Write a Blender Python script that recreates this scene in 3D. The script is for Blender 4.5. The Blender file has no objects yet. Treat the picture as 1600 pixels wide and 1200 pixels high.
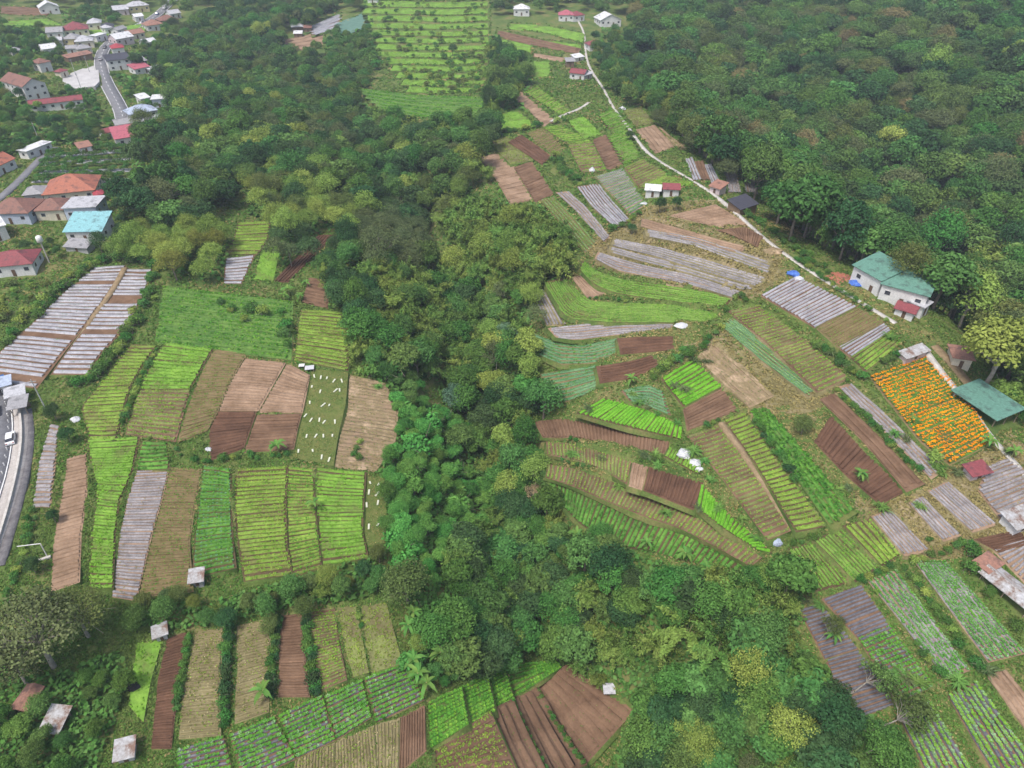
import bpy, math, random
import numpy as np
from math import radians, sin, cos, pi
RNG = np.random.default_rng(7); random.seed(7)

# ------------------------------------------------------------------ camera, world, sun, exposure
scene = bpy.context.scene
CAMH, PITCH, FPX = 100.0, radians(37.0), 1100.0      # photograph is 1600 x 1200
cam_d = bpy.data.cameras.new('camera'); cam = bpy.data.objects.new('camera', cam_d)
scene.collection.objects.link(cam); scene.camera = cam
cam.location = (0, 0, CAMH); cam.rotation_euler = (pi/2 - PITCH, 0, 0)
cam_d.sensor_fit = 'HORIZONTAL'; cam_d.angle = 2*math.atan(800/FPX); cam_d.clip_end = 6000; cam_d.clip_start = 0.5

SUN_EL, SUN_AZ = radians(64), radians(215)           # soft sun behind the viewer's left shoulder
world = bpy.data.worlds.new('World'); scene.world = world; world.use_nodes = True
wn = world.node_tree; wn.nodes.clear()
sky = wn.nodes.new('ShaderNodeTexSky'); sky.sky_type = 'NISHITA'; sky.sun_disc = False
sky.sun_elevation = SUN_EL; sky.sun_rotation = SUN_AZ; sky.air_density = 1.0; sky.dust_density = 4.0; sky.ozone_density = 0.6
bg = wn.nodes.new('ShaderNodeBackground'); bg.inputs['Strength'].default_value = 0.10
wo = wn.nodes.new('ShaderNodeOutputWorld')
wn.links.new(sky.outputs[0], bg.inputs[0]); wn.links.new(bg.outputs[0], wo.inputs[0])
sl = bpy.data.lights.new('sun', 'SUN'); sl.energy = 1.5; sl.angle = radians(11); sl.color = (1.0, 0.985, 0.965)
sun = bpy.data.objects.new('sun', sl); scene.collection.objects.link(sun)
sd = np.array([sin(SUN_AZ)*cos(SUN_EL), cos(SUN_AZ)*cos(SUN_EL), sin(SUN_EL)])   # towards the sun
import mathutils
sun.rotation_euler = mathutils.Vector(sd).to_track_quat('Z', 'Y').to_euler()
vs = scene.view_settings; vs.view_transform = 'Standard'; vs.look = 'None'; vs.exposure = 1.0; vs.gamma = 1
vs.use_curve_mapping = False
cy = scene.cycles; cy.max_bounces = 5; cy.diffuse_bounces = 3; cy.glossy_bounces = 2; cy.transmission_bounces = 3
cy.volume_bounces = 0; cy.caustics_reflective = False; cy.caustics_refractive = False
cy.use_denoising = True

# ------------------------------------------------------------------ geometry of the picture: pixel <-> ground
FWD = np.array([0, cos(PITCH), -sin(PITCH)]); UP = np.array([0, sin(PITCH), cos(PITCH)]); RT = np.array([1.0, 0, 0])
CAM = np.array([0, 0, CAMH])
def rays(p):
    p = np.atleast_2d(np.asarray(p, float))
    return FWD + RT*((p[:, :1]-800)/FPX) + UP*((600-p[:, 1:2])/FPX)
def project(w):
    w = np.atleast_2d(np.asarray(w, float)) - CAM
    zc = np.maximum(w @ FWD, 1e-3)
    return np.stack([800 + FPX*(w @ RT)/zc, 600 - FPX*(w @ UP)/zc], 1), zc
def plane_pt(p, z=0.0):
    d = rays(p); t = (z-CAMH)/d[:, 2:3]; return CAM + d*t

CTRL = [(0,600,0),(0,900,0),(200,700,0),(300,450,2),(100,300,4),(150,100,8),(50,20,15),(450,600,-2),(560,720,-4),(300,1000,-6),
 (500,1000,-8),(100,1150,-5),(600,1150,-9),(850,1150,-12),(450,850,-5),(850,600,-6),(870,720,-8),(1000,600,-1),(1000,800,-8),
 (1150,880,-10),(1100,700,-3),(1250,600,4),(1300,750,0),(1350,900,-4),(1400,1100,-8),(1500,700,6),(1600,900,2),(1600,1150,-4),
 (1450,520,9),(1250,420,10),(1100,300,10),(950,400,2),(850,300,0),(980,180,8),(900,40,12),(800,150,4),(1700,600,-12),(1600,500,-18),
 (1450,400,-18),(1350,300,-17),(1250,200,-14),(1150,120,-5),(1600,200,2),(1450,150,3),(1300,60,8),(1600,60,22),(1300,0,14),
 (1700,350,-2),(650,150,0),(650,60,8),(650,0,16),(400,100,-4),(450,30,7),(250,30,12),(0,0,18),(1000,0,15)]
CW = plane_pt([(a, b) for a, b, _ in CTRL])[:, :2]; CZ = np.array([c for *_, c in CTRL], float)
EXT = np.array([(-900,1300,40),(0,1300,35),(900,1300,45),(-250,-80,-6),(250,-80,-8),(-700,300,8),(800,300,5),(-1200,700,30),(1200,700,30)], float)
CW = np.vstack([CW, EXT[:, :2]])/100; CZ = np.concatenate([CZ, EXT[:, 2]])
def _phi(r2): return 0.5*r2*np.log(r2+1e-9)
_n = len(CW); _K = _phi(((CW[:, None]-CW[None])**2).sum(-1)) + 0.02*np.eye(_n)
_P = np.c_[np.ones(_n), CW]; _M = np.block([[_K, _P], [_P.T, np.zeros((3, 3))]])
_W = np.linalg.solve(_M, np.concatenate([CZ, np.zeros(3)]))
RAV = plane_pt([(1230,1400),(1120,1230),(980,1060),(870,920),(795,740),(740,540),(715,410),(660,330),(600,240),(520,165),(430,110),(380,60)])[:, :2]
RAVD = np.array([17,17,17,17,17,17,16,14,12,9,6,0.0]); RAVW = np.array([20,18,15,15,16,16,15,16,18,22,26,30.])
def seg_dist(q, poly, extra=None):
    best = np.full(len(q), 1e9); val = np.zeros((len(q), len(extra))) if extra is not None else None
    for i in range(len(poly)-1):
        a, b = poly[i], poly[i+1]; ab = b-a
        t = np.clip(((q-a) @ ab)/(ab @ ab+1e-12), 0, 1); d = np.hypot(*(q-(a+t[:, None]*ab)).T)
        m = d < best; best[m] = d[m]
        if extra is not None:
            for k, e in enumerate(extra): val[m, k] = (e[i]*(1-t)+e[i+1]*t)[m]
    return (best, val) if extra is not None else best
def H0(xy):
    xy = np.atleast_2d(np.asarray(xy, float)); out = np.empty(len(xy))
    for i in range(0, len(xy), 60000):
        q = xy[i:i+60000]; s = q/100
        z = _phi(((s[:, None]-CW[None])**2).sum(-1)) @ _W[:_n] + _W[_n] + s @ _W[_n+1:]
        d, v = seg_dist(q, RAV, [RAVD, RAVW])
        z = z - v[:, 0]*np.exp(-(d/v[:, 1])**2)
        far = np.hypot(q[:, 0], q[:, 1]-200)
        out[i:i+60000] = np.clip(z, -40, 60)
    return out
def unproj(p, lift=0.0):
    d = rays(p); n = len(d); ts = np.concatenate([np.linspace(60, 420, 181), np.linspace(426, 1500, 180)])
    lo = np.full(n, ts[0]); hi = np.full(n, ts[-1]); done = np.zeros(n, bool)
    Q = CAM + d[:, None]*ts[None, :, None]
    h = H0(Q.reshape(-1, 3)[:, :2]).reshape(n, -1) + lift
    below = Q[..., 2] < h; k = np.where(below.any(1), below.argmax(1), len(ts)-1); k = np.maximum(k, 1)
    lo = ts[k-1]; hi = ts[k]
    for _ in range(18):
        m = (lo+hi)/2; q = CAM + d*m[:, None]; b = q[:, 2] < H0(q[:, :2]) + lift
        hi = np.where(b, m, hi); lo = np.where(b, lo, m)
    return CAM + d*((lo+hi)/2)[:, None]
def P(s):
    return np.array([[float(v) for v in a.split(',')] for a in s.split()])
def inpoly(q, poly):
    x, y = q[:, 0], q[:, 1]; r = np.zeros(len(q), bool); n = len(poly)
    mn, mx = poly.min(0), poly.max(0)
    idx = np.where((x >= mn[0]) & (x <= mx[0]) & (y >= mn[1]) & (y <= mx[1]))[0]
    if len(idx) == 0: return r
    xx, yy = x[idx], y[idx]; c = np.zeros(len(idx), bool); j = n-1
    for i in range(n):
        xi, yi, xj, yj = poly[i, 0], poly[i, 1], poly[j, 0], poly[j, 1]
        with np.errstate(divide='ignore', invalid='ignore'):
            c ^= ((yi > yy) != (yj > yy)) & (xx < (xj-xi)*(yy-yi)/(yj-yi+1e-12)+xi)
        j = i
    r[idx] = c; return r

# ------------------------------------------------------------------ mesh + object helpers
COL = scene.collection
def mesh_np(name, V, F, mats, midx=None, smooth=False):
    """V (n,3) array, F (m,k) array of equal-sided faces"""
    me = bpy.data.meshes.new(name); V = np.asarray(V, np.float32); F = np.asarray(F, np.int32)
    me.vertices.add(len(V)); me.vertices.foreach_set('co', V.ravel())
    k = F.shape[1]; me.loops.add(F.size); me.loops.foreach_set('vertex_index', F.ravel())
    me.polygons.add(len(F)); me.polygons.foreach_set('loop_start', np.arange(0, F.size, k, dtype=np.int32))
    me.polygons.foreach_set('loop_total', np.full(len(F), k, np.int32))
    if not isinstance(mats, (list, tuple)): mats = [mats]
    for m in mats: me.materials.append(m)
    if midx is not None: me.polygons.foreach_set('material_index', np.asarray(midx, np.int32))
    if smooth: me.polygons.foreach_set('use_smooth', np.ones(len(F), bool))
    me.update(calc_edges=True); return me
def mesh_py(name, V, F, mat, smooth=False):
    me = bpy.data.meshes.new(name); me.from_pydata([tuple(v) for v in V], [], F); me.materials.append(mat)
    if smooth: me.polygons.foreach_set('use_smooth', np.ones(len(F), bool))
    me.update(); return me
def obj(name, me, parent=None, loc=None, kind=None, label=None, cat=None, group=None):
    o = bpy.data.objects.new(name, me); COL.objects.link(o)
    if parent is not None: o.parent = parent
    if loc is not None: o.location = loc
    if kind: o['kind'] = kind
    if label: o['label'] = label
    if cat: o['category'] = cat
    if group: o['group'] = group
    return o
def empty(name, loc, rz=0, sc=1, **k):
    o = obj(name, None, None, loc, **k); o.rotation_euler = (0, 0, rz); o.scale = (sc, sc, sc); o.empty_display_size = 0.5; return o
class MB:
    def __init__(s): s.v = []; s.f = []
    def add(s, V, F):
        n = len(s.v); s.v += [tuple(map(float, v)) for v in V]; s.f += [tuple(i+n for i in f) for f in F]
    def box(s, c, d, M=None):
        c = np.array(c, float); d = np.array(d, float)/2
        V = [c+d*np.array(k) for k in ((-1,-1,-1),(1,-1,-1),(1,1,-1),(-1,1,-1),(-1,-1,1),(1,-1,1),(1,1,1),(-1,1,1))]
        if M is not None: V = [M @ v for v in V]
        s.add(V, [(3,2,1,0),(4,5,6,7),(0,1,5,4),(1,2,6,5),(2,3,7,6),(3,0,4,7)])
    def tube(s, pts, rad, n=6, cap=True):
        V, F = tube_np(pts, rad, n); s.add(V, [tuple(f) for f in F])
        if cap: m = len(V); base = len(s.v)-m; s.f.append(tuple(base+m-n+i for i in range(n))); s.f.append(tuple(base+n-1-i for i in range(n)))
    def build(s, name, mat, parent=None, smooth=False, **k):
        return obj(name, mesh_py(name, s.v, s.f, mat, smooth), parent, **k)
def tube_np(pts, rad, n=6):
    pts = np.asarray(pts, float); m = len(pts); V = []
    for i in range(m):
        t = pts[min(i+1, m-1)]-pts[max(i-1, 0)]; t = t/(np.linalg.norm(t)+1e-9)
        a = np.cross(t, (0, 0, 1.0) if abs(t[2]) < .9 else (1.0, 0, 0)); a /= np.linalg.norm(a); b = np.cross(t, a)
        r = rad[i] if hasattr(rad, '__len__') else rad
        for k in range(n): V.append(pts[i]+r*(a*cos(2*pi*k/n)+b*sin(2*pi*k/n)))
    F = [(i*n+k, i*n+(k+1) % n, (i+1)*n+(k+1) % n, (i+1)*n+k) for i in range(m-1) for k in range(n)]
    return np.array(V), np.array(F)

# ------------------------------------------------------------------ materials
MATS = {}
def mat(name, c1, c2=None, scale=1.0, rough=0.9, spec=0.15, leaf=False, island=0.0, objrand=0.0, bump=0.0, c3=None, wave=None, metal=0.0, trans=0.25, fine=0.25):
    m = bpy.data.materials.new(name); m.use_nodes = True; nt = m.node_tree; nt.nodes.clear(); N = nt.nodes.new; L = nt.links.new
    out = N('ShaderNodeOutputMaterial')
    c2 = c2 or tuple(0.75*v for v in c1)
    tc = N('ShaderNodeTexCoord')
    no = N('ShaderNodeTexNoise'); no.inputs['Scale'].default_value = scale; no.inputs['Detail'].default_value = 4; no.inputs['Roughness'].default_value = .65
    L(tc.outputs['Object'], no.inputs['Vector'])
    rp = N('ShaderNodeValToRGB'); e = rp.color_ramp.elements; e[0].position = .36; e[1].position = .64
    e[0].color = (*c1, 1); e[1].color = (*c2, 1)
    if c3: x = e.new(.5); x.color = (*c3, 1)
    L(no.outputs['Fac'], rp.inputs['Fac']); col = rp.outputs['Color']
    def vary(src, amt, col):
        mr = N('ShaderNodeMapRange'); mr.inputs['To Min'].default_value = 1-amt; mr.inputs['To Max'].default_value = 1+amt; L(src, mr.inputs['Value'])
        hs = N('ShaderNodeHueSaturation'); L(mr.outputs[0], hs.inputs['Value']); L(col, hs.inputs['Color'])
        return hs, hs.outputs['Color']
    if fine and not leaf:
        nf = N('ShaderNodeTexNoise'); nf.inputs['Scale'].default_value = 2.2; nf.inputs['Detail'].default_value = 5; nf.inputs['Roughness'].default_value = .75; L(tc.outputs['Object'], nf.inputs['Vector'])
        mf = N('ShaderNodeMapRange'); mf.inputs['From Min'].default_value = .25; mf.inputs['From Max'].default_value = .75; L(nf.outputs['Fac'], mf.inputs['Value']); h, col = vary(mf.outputs[0], fine, col)
    if island:
        g = N('ShaderNodeNewGeometry'); h, col = vary(g.outputs['Random Per Island'], island, col)
    if objrand:
        oi = N('ShaderNodeObjectInfo'); h, col = vary(oi.outputs['Random'], objrand, col)
        mh = N('ShaderNodeMapRange'); mh.inputs['To Min'].default_value = .5-.03*objrand/.25; mh.inputs['To Max'].default_value = .5+.03*objrand/.25
        wn_ = N('ShaderNodeTexWhiteNoise'); wn_.noise_dimensions = '1D'; L(oi.outputs['Random'], wn_.inputs['W']); L(wn_.outputs['Value'], mh.inputs['Value']); L(mh.outputs[0], h.inputs['Hue'])
    if leaf:
        d = N('ShaderNodeBsdfDiffuse'); t = N('ShaderNodeBsdfTranslucent'); mx = N('ShaderNodeMixShader'); mx.inputs[0].default_value = trans
        L(col, d.inputs['Color']); L(col, t.inputs['Color']); L(d.outputs[0], mx.inputs[1]); L(t.outputs[0], mx.inputs[2]); L(mx.outputs[0], out.inputs[0])
    else:
        b = N('ShaderNodeBsdfPrincipled'); b.inputs['Roughness'].default_value = rough; b.inputs['Specular IOR Level'].default_value = spec
        b.inputs['Metallic'].default_value = metal
        L(col, b.inputs['Base Color'])
        if bump:
            n2 = N('ShaderNodeTexNoise'); n2.inputs['Scale'].default_value = scale*6; n2.inputs['Detail'].default_value = 3; L(tc.outputs['Object'], n2.inputs['Vector'])
            bp = N('ShaderNodeBump'); bp.inputs['Strength'].default_value = bump; bp.inputs['Distance'].default_value = .12; L(n2.outputs['Fac'], bp.inputs['Height']); L(bp.outputs[0], b.inputs['Normal'])
        L(b.outputs[0], out.inputs[0])
    MATS[name] = m; return m
def M(n): return MATS[n]
# ground
mat('ground', (.065,.11,.025), (.17,.16,.06), .12, bump=.8, c3=(.10,.145,.035), fine=.45)
mat('bed_mid', (.13,.13,.045), (.16,.26,.05), .15, bump=.9, island=.12, fine=.35, c3=(.13,.225,.042)); mat('ground_dry', (.15,.13,.055), (.27,.215,.12), .15, bump=.8, c3=(.19,.165,.075), fine=.45); mat('bed_weedy', (.065,.145,.03), (.115,.205,.042), .2, bump=.9, island=.1, fine=.45); mat('soil_furrow', (.075,.052,.026), (.12,.085,.042), .3, bump=.7); mat('bed_sparse', (.13,.10,.05), (.20,.23,.07), .15, c3=(.155,.16,.06), bump=.9, island=.12, fine=.35); mat('bed_bright', (.135,.17,.045), (.195,.34,.05), .15, c3=(.14,.275,.036), bump=.9, island=.1, fine=.35); mat('bed_vivid', (.10,.29,.02), (.15,.36,.03), .18, bump=.9, island=.1, fine=.35); mat('bed_lush', (.09,.13,.035), (.13,.28,.045), .15, c3=(.085,.215,.034), bump=.9, island=.1, fine=.35)
mat('bed_teal', (.09,.19,.085), (.14,.25,.12), .18, bump=.9, island=.1, fine=.35); mat('bed_yellow', (.15,.135,.05), (.21,.32,.05), .13, c3=(.175,.265,.045), bump=.9, island=.1, fine=.35)
mat('soil', (.12,.070,.042), (.20,.122,.075), .16, bump=.8, island=.12)
mat('soil_dark', (.085,.045,.028), (.145,.078,.048), .16, bump=.8, island=.12)
mat('soil_light', (.20,.13,.08), (.33,.225,.15), .14, bump=.7, island=.1)
mat('soil_dry', (.27,.19,.12), (.40,.29,.19), .25, bump=.6, island=.1, c3=(.22,.17,.09))
mat('soil_olive', (.15,.12,.05), (.2,.15,.075), .4, bump=.7, island=.1)
mat('soil_straw', (.165,.14,.065), (.25,.215,.11), .2, bump=.7, island=.12)
mat('soil_green', (.09,.13,.03), (.14,.15,.045), .35, bump=.6, island=.1)
mat('plastic_silver', (.24,.235,.255), (.36,.355,.375), .35, rough=.45, spec=.4, island=.12, fine=.42)
mat('plastic_grey', (.19,.175,.175), (.29,.27,.27), .4, rough=.6, spec=.3, island=.14, fine=.42)
mat('plastic_dark', (.085,.085,.097), (.135,.134,.15), .5, rough=.45, spec=.35, island=.14, fine=.42)
# crops
def leafm(n, c1, c2, isl=.28, objr=0, sc=.25, c3=None, tr=.25): return mat(n, c1, c2, sc, leaf=True, island=isl, objrand=objr, c3=c3, trans=tr)
leafm('crop_bright', (.145,.32,.03), (.21,.39,.05)); leafm('crop_vivid', (.11,.34,.025), (.17,.42,.03)); leafm('crop_dark', (.055,.17,.028), (.10,.24,.04))
leafm('crop_yellow', (.20,.32,.045), (.28,.38,.06)); leafm('crop_olive', (.17,.20,.05), (.24,.26,.07)); leafm('crop_teal', (.09,.22,.10), (.15,.30,.14))
leafm('crop_cabbage', (.16,.30,.12), (.26,.40,.20)); leafm('straw', (.34,.29,.14), (.50,.44,.23)); leafm('marigold', (.80,.27,.01), (.95,.40,.015), .2)
leafm('crop_lush', (.07,.22,.028), (.13,.31,.04)); leafm('grass_mid', (.10,.175,.04), (.165,.23,.06)); leafm('grass_dry', (.25,.22,.08), (.34,.28,.12))
leafm('grass_lush', (.075,.18,.032), (.13,.25,.05)); leafm('net', (.13,.24,.19), (.17,.29,.23), .05)
# trees
leafm('leaf_dark', (.037,.088,.032), (.064,.128,.045), .35, .25, tr=.15); leafm('leaf_mid', (.071,.153,.039), (.111,.212,.055), .35, .25, tr=.15)
leafm('leaf_green', (.062,.160,.034), (.10,.215,.046), .33, .22, tr=.15); leafm('leaf_light', (.186,.278,.057), (.270,.365,.081), .3, .2, tr=.15)
leafm('leaf_yellow', (.17,.21,.045), (.225,.26,.06), .3, .18, tr=.15); leafm('leaf_pale', (.098,.135,.052), (.14,.178,.075), .3, .18, tr=.15)
leafm('leaf_olive', (.105,.15,.042), (.15,.195,.06), .32, .2, tr=.15); leafm('leaf_brown', (.181,.159,.069), (.241,.206,.089), .3, .2, tr=.15)
leafm('leaf_bamboo', (.118,.219,.045), (.202,.292,.068), .33, .22, tr=.15); leafm('leaf_banana', (.10,.22,.045), (.16,.29,.07), .2, .2, tr=.15)
leafm('leaf_lush', (.085,.235,.05), (.135,.31,.062), .3, .2, tr=.15); leafm('leaf_blue', (.076,.161,.089), (.126,.219,.122), .3, .18, tr=.15); leafm('dead_leaf', (.27,.2,.11), (.36,.28,.17), .3, .1)
mat('bark', (.16,.13,.10), (.26,.22,.18), 1.5, bump=.5); mat('bark_pale', (.22,.20,.16), (.36,.33,.28), 1.5, bump=.4); mat('bark_brown', (.10,.07,.045), (.16,.11,.07), 1.5, bump=.5)
mat('culm', (.20,.22,.08), (.30,.28,.12), 1.0)

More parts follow.
